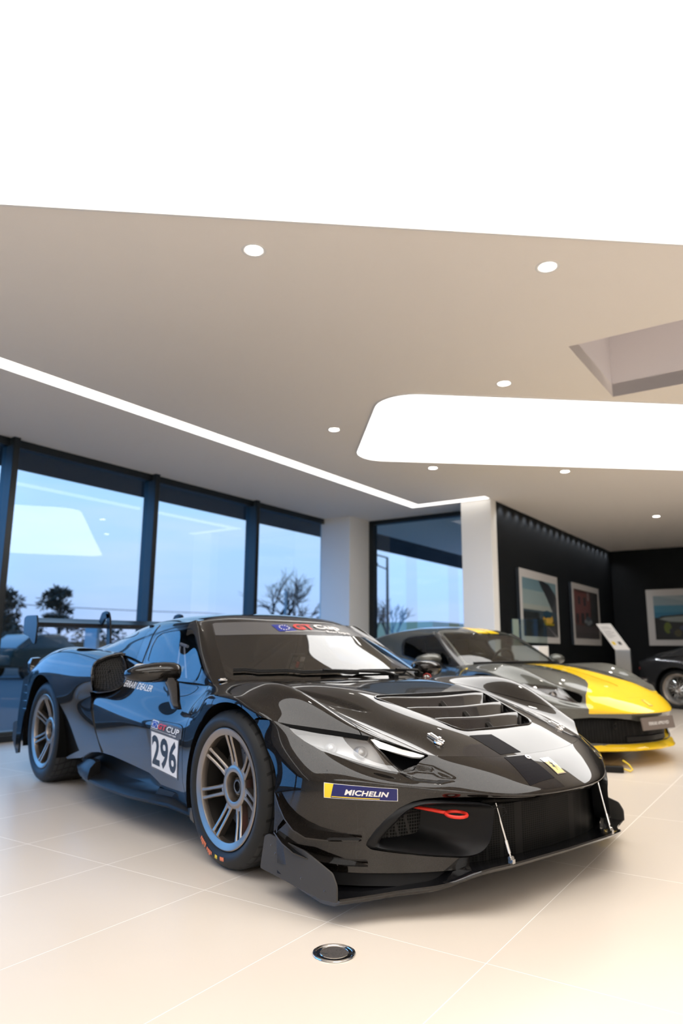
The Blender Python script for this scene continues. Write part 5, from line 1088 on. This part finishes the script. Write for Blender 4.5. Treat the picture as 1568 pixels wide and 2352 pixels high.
    # light strip along the glazing, turning towards the wall
    s = MB(); s.add([(-8.9, 3.035, 0), (6.03, 3.035, 0), (6.03, 1.935, 0), (6.20, 1.935, 0), (6.20, 3.225, 0), (-8.9, 3.225, 0)], [(0, 1, 4, 5), (1, 2, 3, 4)]); s.v = [(x, y, H - .003) for x, y, z in s.v] + [(x, y, H - .0005) for x, y, z in s.v]; s.f = s.f + [tuple(i + 6 for i in q[::-1]) for q in s.f] + [(i, (i + 1) % 6, (i + 1) % 6 + 6, i + 6) for i in range(6)]; s.m = [0] * len(s.f)
    tag(rbuild(s, 'light_strip', M_STRIP, smooth=False), 'long thin white light strip bending towards the charcoal wall', 'ceiling light')
    # downlights
    labs = [((-.212, -.755), 'recessed downlight left of centre, below the huge luminous field'), ((.755, .646), 'recessed downlight right of centre, below the huge luminous field'), ((-.547, 1.939), 'recessed downlight just above the far luminous field'), ((-2.462, 1.66), 'recessed downlight left of the far luminous field'),
            ((-2.852, 3.547), 'left downlight below the far luminous field'), ((-1.884, 4.905), 'right downlight below the far luminous field')]
    first = None
    for (x, y), lab in labs + [((-.66 + .57 * 5.0, 6.0), None), ((-1.20, -2.10), None), ((-2.573, 8.629), 'small faint downlight high over the charcoal back wall')]:
        if lab is None: continue
        if first is None:
            first = thing('downlight', lab, 'downlight', (x, y, H), 0, 'recessed downlights')
            r = MB(); r.lathe([(.050, .0), (.058, -.003), (.066, -.004), (.070, -.002), (.070, 0)], n=40); r.build('trim_ring', M_SPOTRING, first)
            r = MB(); r.lathe([(.0001, -.0022), (.049, -.0022), (.0495, -.0005)], n=40); r.build('diffuser', M_SPOT, first)
        else:
            r = first.copy(); COL.objects.link(r); r.location = (x, y, H); r['label'] = lab
            for ch in list(first.children): k = ch.copy(); COL.objects.link(k); k.parent = r
    for (x, y), lab in labs:
        l = bpy.data.lights.new('downlight_lamp', 'SPOT'); l.energy = 16; l.color = (1, .93, .84); l.spot_size = math.radians(95); l.spot_blend = .6; l.shadow_soft_size = .05; o = bpy.data.objects.new('downlight_lamp', l); COL.objects.link(o); o.location = (x, y, H - .006)
    for i in range(19):
        l = bpy.data.lights.new('wall_washer_lamp', 'SPOT'); l.energy = 11; l.color = (.92, .96, 1); l.spot_size = math.radians(120); l.spot_blend = .8; l.shadow_soft_size = .02; o = bpy.data.objects.new('wall_washer_lamp', l); COL.objects.link(o); o.location = rp(6.62 + .33 * i, 1.85, H - .02)
    # floor box
    fb = thing('floor_box', 'round black floor socket with steel rim in the foreground', 'floor socket', (.974, -1.101, 0))
    r = MB(); r.lathe([(.0655, .0), (.069, .0012), (.068, .004), (.064, .0055), (.059, .0035), (.0575, .0008)], n=64); r.build('rim', M_STEEL, fb)
    m = mat('carpet_insert', (.045, .04, .038), .9); ns, ln, b = nodes(m); nz = ns.new('ShaderNodeTexNoise'); nz.inputs['Scale'].default_value = 700; tc = ns.new('ShaderNodeTexCoord'); ln.new(tc.outputs['Object'], nz.inputs['Vector']); ln.new(mixcol(m.node_tree, mnode(m.node_tree, 'MULTIPLY_ADD', nz.outputs[0], 3., -1.), (.012, .011, .011), (.11, .095, .085)), b.inputs['Base Color'])
    r = MB(); r.lathe([(.0001, .0030), (.046, .0030), (.0485, .0022), (.0575, .0020)], n=64); r.build('lid', M_GLOSSBLK, fb); r = MB(); r.lathe([(.0001, .0038), (.044, .0038), (.0445, .003)], n=64); r.build('lid_insert', m, fb)
    r = MB(); r.lathe([(.0445, .003), (.0455, .0044), (.0465, .003)], n=64); r.build('lid_edge', M_STEEL, fb)
    d = Vector((-.72, -.69, 0)); q = Vector((-d.y, d.x, 0)); r = MB(); r.box((-.011, -.0045, .003), (.011, .0045, .0052), mat3(d, q, (0, 0, 1), (-.010, -.034, 0))); r.build('latch', M_ALU, fb, smooth=False)
    # info stand
    ik = thing('info_stand', 'slim silver info stand with slanted white panel before the charcoal wall', 'info stand', rp(8.75, .80), ROOM_YAW)
    r = MB(); r.prism(round_poly([(-.05, 0), (-.05, .97), (-.045, 1.0), (.02, .985), (.02, 0)], .02), -.115, .115, mat3((1, 0, 0), (0, 0, 1), (0, -1, 0), (0, 0, 0))); r.build('pedestal', M_ALU, ik, smooth=False)
    r = MB(); Mk = mat3((0, 1, 0), Vector((.33, .62 * .55, .42)).normalized(), Vector((.33, .34, .42)).normalized().cross(Vector((0, 1, 0))) * -1, (-.03, 0, .99)); d_ = Vector((.10, .30, .42)); y_ = Vector((0, 1, 0))
    base = [Vector((-.055, -.118, .98)), Vector((-.055, .118, .98))]; tp = [b_ + d_ for b_ in base]; nrm = (base[1] - base[0]).cross(d_).normalized() * -.02
    r.add([base[0], base[1], tp[1], tp[0], base[0] - nrm, base[1] - nrm, tp[1] - nrm, tp[0] - nrm], [(0, 1, 2, 3), (7, 6, 5, 4), (0, 4, 5, 1), (1, 5, 6, 2), (2, 6, 7, 3), (3, 7, 4, 0)]); hd = r.build('sloped_panel', M_WHITE, ik, smooth=False, bevel=.002)
    dd = Decal((base[1] + nrm * 0, base[0], tp[0], tp[1]), None, -nrm, .002); 
    for v0, u1 in ((.86, .6), (.80, .75), (.70, .55), (.64, .7), (.58, .5), (.52, .66), (.46, .4)): dd.patch(.15, v0, .15 + u1 * .9, v0 + .012, 0, 2, 1)
    dd.patch(.15, .18, .35, .30, 1, 1, 1); dd.patch(.55, .18, .75, .30, 0, 1, 1); dd.build('panel_print', [M_GREYV, M_YMARK], hd)
    # glass showcase
    gc = thing('glass_showcase', 'glass display cube on white plinth beneath the left framed photo', 'display case', rp(6.64, 1.575), ROOM_YAW)
    r = MB(); r.box((-.20, -.20, 0), (.20, .20, 1.02)); r.build('plinth', M_WALLW, gc, smooth=False, bevel=.004)
    r = MB()
    for a, b_ in (((-.19, -.195, 1.02), (.19, -.189, 1.40)), ((-.19, .189, 1.02), (.19, .195, 1.40)), ((-.195, -.19, 1.02), (-.189, .19, 1.40)), ((.189, -.19, 1.02), (.195, .19, 1.40))): r.box(a, b_)
    r.build('glass_cover', glass_mat('case_glass', (.86, .90, .89), 1.22), gc, smooth=False)
    r = MB(); r.box((-.185, .165, 1.02), (.02, .18, 1.40)); r.build('backing_card', mat('card_olive', (.42, .43, .34), .7), gc, smooth=False)
    # framed photographs
    def photo(name, lab, origin, du, w, h, cells, marg):
        t = thing(name, lab, 'framed photo', origin, 0, 'framed car photographs'); du = Vector(du); up = Vector((0, 0, 1)); nn = du.cross(up); M = mat3(du, up, nn, (0, 0, 0))
        r = MB(); r.box((0, 0, -.055), (w, h, -.004), M); r.build('frame', M_INK, t, smooth=False)
        r = MB(); r.box((0, 0, -.004), (w, h, 0), M); r.build('mount', mat('photo_mount', (.60, .585, .575), .5), t, smooth=False)
        l, b_, rr, tt = marg; r = MB(); cols = []
        def face(poly, col, k):
            if col not in cols: cols.append(col)
            r.cur = cols.index(col); r.add([M @ Vector((l + x * (w - l - rr), b_ + y * (h - b_ - tt), .0015 + .0004 * k)) for x, y in poly], [tuple(range(len(poly)))])
        for k, (poly, col) in enumerate(cells): face(poly, col, k)
        r.build('print', [mat('print_%d_%d_%d' % tuple(int(q * 999) for q in cc), cc, .35) for cc in cols], t, smooth=False, fix=False)
        return t
    R_ = lambda x0, y0, x1, y1: [(x0, y0), (x1, y0), (x1, y1), (x0, y1)]
    el = lambda cx, cy, rx, ry, n=16: [(cx + rx * math.cos(a), cy + ry * math.sin(a)) for a in np.linspace(0, 2 * PI, n, endpoint=False)]
    c1 = [(R_(0, 0, 1, 1), (.16, .27, .32)), (R_(0, .5, 1, .8), (.28, .37, .38)), (R_(0, .42, 1, .55), (.36, .40, .37)), (R_(0, .30, 1, .46), (.045, .07, .09)), (R_(0, .30, .45, .42), (.015, .018, .02)), ([(.48, 1), (.62, 1), (1, .74), (1, .46), (.86, .46)], (.055, .06, .07)), ([(.45, 1), (.85, .50), (.98, .78), (.75, .97)], (.022, .025, .032)), (R_(0, 0, 1, .30), (.05, .052, .06)), ([(0, .30), (.3, .32), (.55, .2), (.3, 0), (0, 0)], (.028, .03, .035)), ([(.60, .27), (.66, .20), (1, 0), (.93, 0)], (.22, .22, .23)), (el(.72, .245, .16, .06), (.02, .018, .012)), (el(.70, .32, .155, .10), (.55, .33, .03)), (el(.68, .40, .13, .075), (.012, .05, .09)), (el(.72, .30, .11, .05), (.62, .40, .06)), (R_(.57, .21, .88, .245), (.34, .27, .01))]
    c2 = [(R_(0, 0, 1, 1), (.055, .018, .017)), (R_(0, .28, .7, .96), (.13, .035, .032)), (R_(.02, .45, .55, .93), (.16, .045, .04)), (R_(.66, .3, 1, 1), (.014, .010, .009)), (R_(.54, .80, .60, .98), (.26, .23, .22)), (R_(.15, .70, .24, .86), (.018, .012, .02)), (R_(.37, .68, .47, .86), (.018, .012, .02)), (R_(.06, .30, .14, .5), (.015, .01, .012)), (R_(.25, .30, .36, .52), (.015, .01, .012)), (R_(.44, .32, .55, .54), (.02, .012, .014)), (R_(0, 0, 1, .27), (.075, .06, .062)), (R_(0, 0, 1, .12), (.055, .045, .048)), (el(.55, .30, .19, .05), (.01, .01, .012)), (el(.53, .35, .17, .075), (.19, .22, .25)), (el(.53, .42, .11, .05), (.05, .07, .09)), (R_(.40, .29, .46, .32), (.02, .02, .02)), (R_(.62, .29, .68, .32), (.02, .02, .02))]
    c3 = [(R_(0, 0, 1, 1), (.03, .16, .27)), (R_(0, .78, 1, 1), (.26, .34, .38)), (R_(0, .62, 1, .78), (.06, .22, .33)), ([(.05, 1), (.15, .96), (1, .66), (1, .72), (.3, 1)], (.34, .41, .44)), (R_(0, 0, 1, .50), (.012, .014, .016)), ([(0, .46), (.1, .54), (.5, .585), (1, .57), (1, .53), (.5, .54), (.12, .50)], (.016, .02, .024)), ([(.06, .47), (.14, .51), (.5, .545), (1, .53), (1, .36), (.5, .38), (.2, .41)], (.24, .27, .26)), (el(.17, .27, .05, .13), (.10, .13, .02)), (el(.22, .20, .03, .06), (.02, .02, .03)), (el(.30, .15, .05, .08), (.06, .055, .025)), (el(.40, .26, .08, .07), (.04, .045, .08)), (el(.7, .25, .25, .16), (.09, .095, .11)), (R_(0, 0, 1, .06), (.01, .012, .012))]
    photo('framed_photo', 'framed photo of a yellow sports car under a dark roof, left of three', rp(7.10, 1.865, 1.075), RU, 1.81, 1.14, c1, (.10, .10, .10, .13))
    photo('framed_photo', 'framed photo of a pale car before red buildings, middle of three', rp(9.74, 1.865, 1.065), RU, 1.785, 1.14, c2, (.09, .12, .12, .11))
    photo('framed_photo', 'framed photo of a crowd under a white canopy, nearest the classic coupe', rp(12.885, 1.237, 1.08), -RV, 1.75, 1.18, c3, (.14, .12, .14, .14))
    # battery charger by the grey car's nose
    ch = thing('battery_charger', 'small black battery charger with yellow cable under the yellow nose', 'charger', (-.30, 2.80, 0), .6)
    r = MB(); r.box((-.10, -.045, 0), (.10, .045, .05)); r.build('body', M_SATIN, ch, bevel=.01); r = MB(); r.tube([(.09, 0, .03), (.15, .0, .012), (.17, .03, .02), (.15, .08, .05), (.11, .12, .075)], .007, 8); r.build('cable', M_YVINYL, ch)

# ------------------------------------------------------------------ outdoors
def build_outside():
    M_ASPH = mat('asphalt', (.055, .06, .07), .85); M_KERB = mat('kerb_concrete', (.30, .31, .32), .8); M_BARK = mat('bark', (.022, .018, .017), .9)
    M_PINE = mat('pine_needles', (.010, .024, .020), .9); M_HEDGE = mat('hedge_leaves', (.012, .024, .020), .9)
    g = MB(); g.box((-60, 5.02, -.20), (140, 160, -.10)); struct(rbuild(g, 'ground', M_ASPH, smooth=False))
    s = MB(); s.box((-9, 5.13, H), (30, 6.22, H + .35)); struct(rbuild(s, 'roof_overhang', mat('soffit_panels', (.032, .033, .037), .6), smooth=False))
    k = MB(); k.box((-40, 24.0, -.10), (48, 24.5, .42)); tag(rbuild(k, 'low_wall', M_KERB, smooth=False), 'long low concrete wall outside beyond the car park', 'wall')
    r = random.Random(3)
    def pine(name, loc, h, lab):
        t = thing(name, lab, 'tree', loc, 0, 'trees outside the glazing'); tk = MB(); tk.tube([(0, 0, -.1), (.05, .02, h * .35), (-.05, 0, h * .7), (.05, 0, h * .95)], [.16, .13, .09, .03], 8)
        blobs = []
        for i in range(30):
            f = r.random(); z = h * (.38 + .60 * f); rad = h * .40 * (1 - .75 * f) * (.35 + .65 * r.random()); a = r.random() * 6.28; p = Vector((rad * math.cos(a), rad * math.sin(a), z + .1 * rad)); blobs.append((p, h * .085 * (.7 + .6 * r.random()))); tk.tube([(0, 0, z - .25 * rad - .1), p * .6 + Vector((0, 0, z * .4 - .05)), p], [.04, .03, .015], 5, cap=False)
        tk.build('trunk', M_BARK, t); lf = MB()
        for p, s_ in blobs:
            for j in range(70):
                d = Vector((r.gauss(0, 1), r.gauss(0, 1), r.gauss(0, .7))).normalized(); q = p + Vector((d.x, d.y, d.z * .6)) * s_ * (.2 + .8 * r.random()); L = .26; u = d.orthogonal().normalized() * .045
                lf.add([q - u, q + u, q + u * .4 + d * L, q - u * .4 + d * L], [(0, 1, 2, 3)])
        lf.build('foliage', M_PINE, t, smooth=False, fix=False); return t
    def bare(name, loc, h, lab, seed):
        t = thing(name, lab, 'tree', loc, 0, 'trees outside the glazing'); rr = random.Random(seed); b = MB()
        def grow(p, d, L, rad, lev):
            q = p + d * L; b.tube([p, (p + q) / 2 + Vector((rr.gauss(0, .02), rr.gauss(0, .02), 0)) * L, q], [rad, rad * .85, rad * .65], 5 if lev > 1 else 6, cap=False)
            if lev >= 5: return
            for _ in range(3 if lev < 4 else 2):
                nd = (d + Vector((rr.gauss(0, .5), rr.gauss(0, .5), rr.gauss(.12, .28)))).normalized(); grow(q if _ else p.lerp(q, .75), nd, L * (.62 + .22 * rr.random()), rad * .60, lev + 1)
        grow(Vector((0, 0, -.1)), Vector((0, 0, 1)), h * .26, h * .022, 0); b.build('branches', M_BARK, t); return t
    pine('pine_tree', rp(24.6, 40.2), 4.9, 'dark pine tree outside, left of the wing support')
    pine('pine_tree', rp(18.3, 36.0), 4.0, 'dark evergreen outside at the left edge of the picture')
    bare('bare_tree', rp(20.9, 40.2), 6.4, 'bare branched tree outside beside the left edge evergreen', 5)
    bare('bare_tree', rp(31.2, 27.3), 7.6, 'bare tree outside right of the third window post', 8); bare('bare_tree', rp(34.5, 28.4), 7.2, 'bare tree outside, second from the third window post', 11)
    bare('bare_tree', rp(30.2, 19.1), 5.6, 'bare tree outside left of the street lamp', 14); bare('bare_tree', rp(33.2, 19.6), 5.4, 'bare tree outside right of the street lamp', 21)
    def hedge(lab, a0, a1, c, h, d, seed):
        rr = random.Random(seed); m = MB(); nx = max(6, int((a1 - a0) / .35)); t = []
        for i in range(int((a1 - a0) * 110)):
            a = a0 + (a1 - a0) * rr.random(); f = rr.random() ** .6; hh = h * (.75 + .3 * math.sin(a * 1.7 + seed) * math.sin(a * .6)); z = hh * f; q = Vector((a, c + d * (rr.random() - .5), z)); u = Vector((rr.gauss(0, 1), rr.gauss(0, 1), rr.gauss(0, 1))).normalized(); v = u.orthogonal().normalized(); s_ = .16
            m.add([q - u * s_, q - v * s_ * .6, q + u * s_, q + v * s_ * .6], [(0, 1, 2, 3)])
        m.loft([[(a, c - d * .4, -.1), (a, c - d * .4, h * .6), (a, c + d * .4, h * .6), (a, c + d * .4, -.1)] for a in np.linspace(a0, a1, 12)])
        tag(rbuild(m, 'hedge', M_HEDGE, smooth=False, fix=False), lab, 'hedge')
    hedge('long dark hedge outside behind the low wall', 2, 34.5, 32, 2.1, 1.6, 1); hedge('tall dark hedge outside left of the corner pier', 37.2, 41, 28.9, 3.3, 2, 2); hedge('dark hedge outside below the street lamp', 27, 58, 21.8, 1.6, 1.2, 4)
    sl = thing('street_lamp', 'slim street lamp outside the far window', 'street lamp', rp(25.34, 15.26)); p = MB(); p.tube([(0, 0, -.1), (0, 0, 5.3)], [.085, .055], 12); p.build('post', M_FRAME, sl); p = MB(); p.tube([(0, 0, 5.28), RU * -.35 + RV * .42 + Vector((0, 0, 5.42))], .035, 8); p.tube([(0, 0, 4.72), RU * -.4 + RV * .45 + Vector((0, 0, 4.95))], .03, 8); p.build('arm', M_FRAME, sl)
    p = MB(); p.box(RU * -.6 + RV * .6 + Vector((-.12, -.12, 4.93)), RU * -.4 + RV * .45 + Vector((.12, .12, 5.02))); p.build('lamp_head', M_FRAME, sl, bevel=.02)
    b = MB(); b.box((50.5, 26, -.1), (60, 32, 3.35)); tag(rbuild(b, 'tan_building', mat('tan_render', (.55, .40, .21), .8), smooth=False), 'low tan building outside, seen in the far window', 'building')
    b = MB(); b.box((9.3, 15.2, -.1), (9.4, 15.75, 1.55)); tag(rbuild(b, 'sign_board', mat('pale_sign', (.22, .29, .33), .6), smooth=False), 'pale upright board outside behind the wing support', 'sign')
    b = MB(); b.tube([(0, 0, -.1), (0, 0, 4.4)], .09, 10); o = b.build('pole', M_KERB, loc=rp(29.4, 24.8)); tag(o, 'pale pole outside between the two bare trees', 'pole')
    # power line
    b = MB(); pts = [(-20 + 8 * i, 46, 4.2 - .25 * math.sin(PI * ((i % 4) / 4))) for i in range(12)]; b.tube(pts, .03, 5); tag(rbuild(b, 'power_line', M_FRAME), 'overhead power line outside across the left panes', 'cable')
    # parked cars
    def parked(lab, loc, yaw, col, k):
        t = thing('parked_car', lab, 'car', loc, yaw, 'cars parked outside'); m = mat('parked_paint_%d' % k, col, .5, .0, spec=.2); sh = MB()
        prof = [(-2.1, .35, .80, .62), (-2.0, .28, .82, .85), (-1.2, .25, .85, .93), (-.4, .24, .86, .95), (.7, .24, .86, .93), (1.6, .26, .84, .84), (2.05, .30, .78, .72), (2.15, .36, .70, .58)]
        sh.loft([[(x, w, z0), (x, w, z1 - .12), (x, w * .93, z1), (x, -w * .93, z1), (x, -w, z1 - .12), (x, -w, z0)] for x, z0, w, z1 in prof]); sh.build('body', m, t, angle=50, bevel=.04)
        cb = MB(); cb.loft([[(x, w, z0), (x, w * .8, z1), (x, -w * .8, z1), (x, -w, z0)] for x, w, z0, z1 in ((-1.75, .76, .88, .92), (-1.1, .76, .9, 1.36), (.1, .76, .9, 1.42), (1.0, .76, .9, .95))]); cb.build('cabin', M_GLOSSBLK, t, bevel=.05)
        for x in (-1.3, 1.35):
            for sy in (-1, 1): wl = MB(); wl.lathe([(.0001, .02), (.20, .02), (.21, 0), (.31, .0), (.32, -.02), (.32, -.18)], mat3((1, 0, 0), (0, 0, sy), (0, -sy, 0) if 0 else (0, sy, 0), (x, sy * .84, .22)), n=24); wl.build('wheel', M_RUBBER, t)
        return t
    parked('grey green car parked outside behind the rear wing', rp(11.5, 21.2, 0), ROOM_YAW + .2, (.022, .030, .026), 1)
    parked('dark car parked outside at the left edge of the glazing', rp(5.2, 20.6, 0), ROOM_YAW + .1, (.02, .026, .03), 2)
    # sky
    w = bpy.data.worlds.new('dusk_sky'); SC.world = w; w.use_nodes = True; nt = w.node_tree; bg = nt.nodes['Background']
    tc = nt.nodes.new('ShaderNodeTexCoord'); sp = nt.nodes.new('ShaderNodeSeparateXYZ'); nt.links.new(tc.outputs['Generated'], sp.inputs[0])
    rp_ = nt.nodes.new('ShaderNodeValToRGB'); el_ = rp_.color_ramp.elements; el_[0].position = 0.; el_[0].color = (.44, .49, .72, 1); el_[1].position = 1.; el_[1].color = (.05, .20, .46, 1)
    for pos, c in ((.08, (.50, .62, .84)), (.20, (.48, .67, .88)), (.42, (.20, .44, .72))): e_ = rp_.color_ramp.elements.new(pos); e_.color = (*c, 1)
    nt.links.new(sp.outputs[2], rp_.inputs[0])
    mp = nt.nodes.new('ShaderNodeMapping'); mp.inputs['Scale'].default_value = (2.2, 2.2, 13.); nt.links.new(tc.outputs['Generated'], mp.inputs[0])
    nz = nt.nodes.new('ShaderNodeTexNoise'); nz.inputs['Scale'].default_value = 1.5; nz.inputs['Detail'].default_value = 5; nt.links.new(mp.outputs[0], nz.inputs['Vector'])
    f = mnode(nt, 'MULTIPLY_ADD', nz.outputs[0], 3.2, -1.5); cl = nt.nodes.new('ShaderNodeClamp'); nt.links.new(f, cl.inputs[0])
    fac = mnode(nt, 'MULTIPLY', cl.outputs[0], .55)
    col = mixcol(nt, fac, rp_.outputs[0], (.74, .72, .82)); 
    # blue boost added to the unseen sky, for reflections on the race car
    vm = nt.nodes.new('ShaderNodeVectorMath'); vm.operation = 'DOT_PRODUCT'; nt.links.new(tc.outputs['Generated'], vm.inputs[0]); vm.inputs[1].default_value = (-.49, -.86, .1)
    sky_boost = nt.nodes.new('ShaderNodeMapRange'); sky_boost.inputs[1].default_value = .25; sky_boost.inputs[2].default_value = .85; sky_boost.inputs[3].default_value = 0.; sky_boost.inputs[4].default_value = 1.; nt.links.new(vm.outputs['Value'], sky_boost.inputs[0])
    col = mixcol(nt, sky_boost.outputs[0], col, (.42, 1.20, 2.45)); nt.links.new(col, bg.inputs[0]); bg.inputs[1].default_value = 1.6
build_race_car()
build_road_car()
build_old_car()
build_room()
build_outside()
SC.view_settings.view_transform = 'Standard'; SC.view_settings.look = 'None'; SC.view_settings.gamma = 1.; SC.view_settings.use_curve_mapping = False
SC.view_settings.exposure = -.12
SC.cycles.use_denoising = True; SC.cycles.max_bounces = 10; SC.cycles.transparent_max_bounces = 16; SC.cycles.glossy_bounces = 6; SC.cycles.caustics_reflective = False; SC.cycles.caustics_refractive = False
SC.cycles.sample_clamp_indirect = 12.
# ------------------------------------------------------------------ camera
def add_camera():
    f, pitch, roll, cx, cy, cz, yaw = 1610.86, .1936, .0075, 2.8741, -2.6603, .9486, 2.4491
    f0 = Vector((math.cos(yaw), math.sin(yaw), 0)); r0 = Vector((math.sin(yaw), -math.cos(yaw), 0)); u0 = Vector((0, 0, 1))
    fw = math.cos(pitch) * f0 + math.sin(pitch) * u0; u = -math.sin(pitch) * f0 + math.cos(pitch) * u0
    r = math.cos(roll) * r0 + math.sin(roll) * u; u2 = -math.sin(roll) * r0 + math.cos(roll) * u
    cam = bpy.data.cameras.new('camera'); o = bpy.data.objects.new('camera', cam); COL.objects.link(o)
    o.matrix_world = mat3(r, u2, -fw, (cx, cy, cz))
    cam.sensor_fit = 'VERTICAL'; cam.sensor_height = 36.; cam.sensor_width = 24.; cam.lens = 36. * f / 2352.
    cam.clip_end = 400; cam.clip_start = .05
    cam.dof.use_dof = True; cam.dof.focus_distance = 2.35; cam.dof.aperture_fstop = 2.4
    SC.camera = o
add_camera()
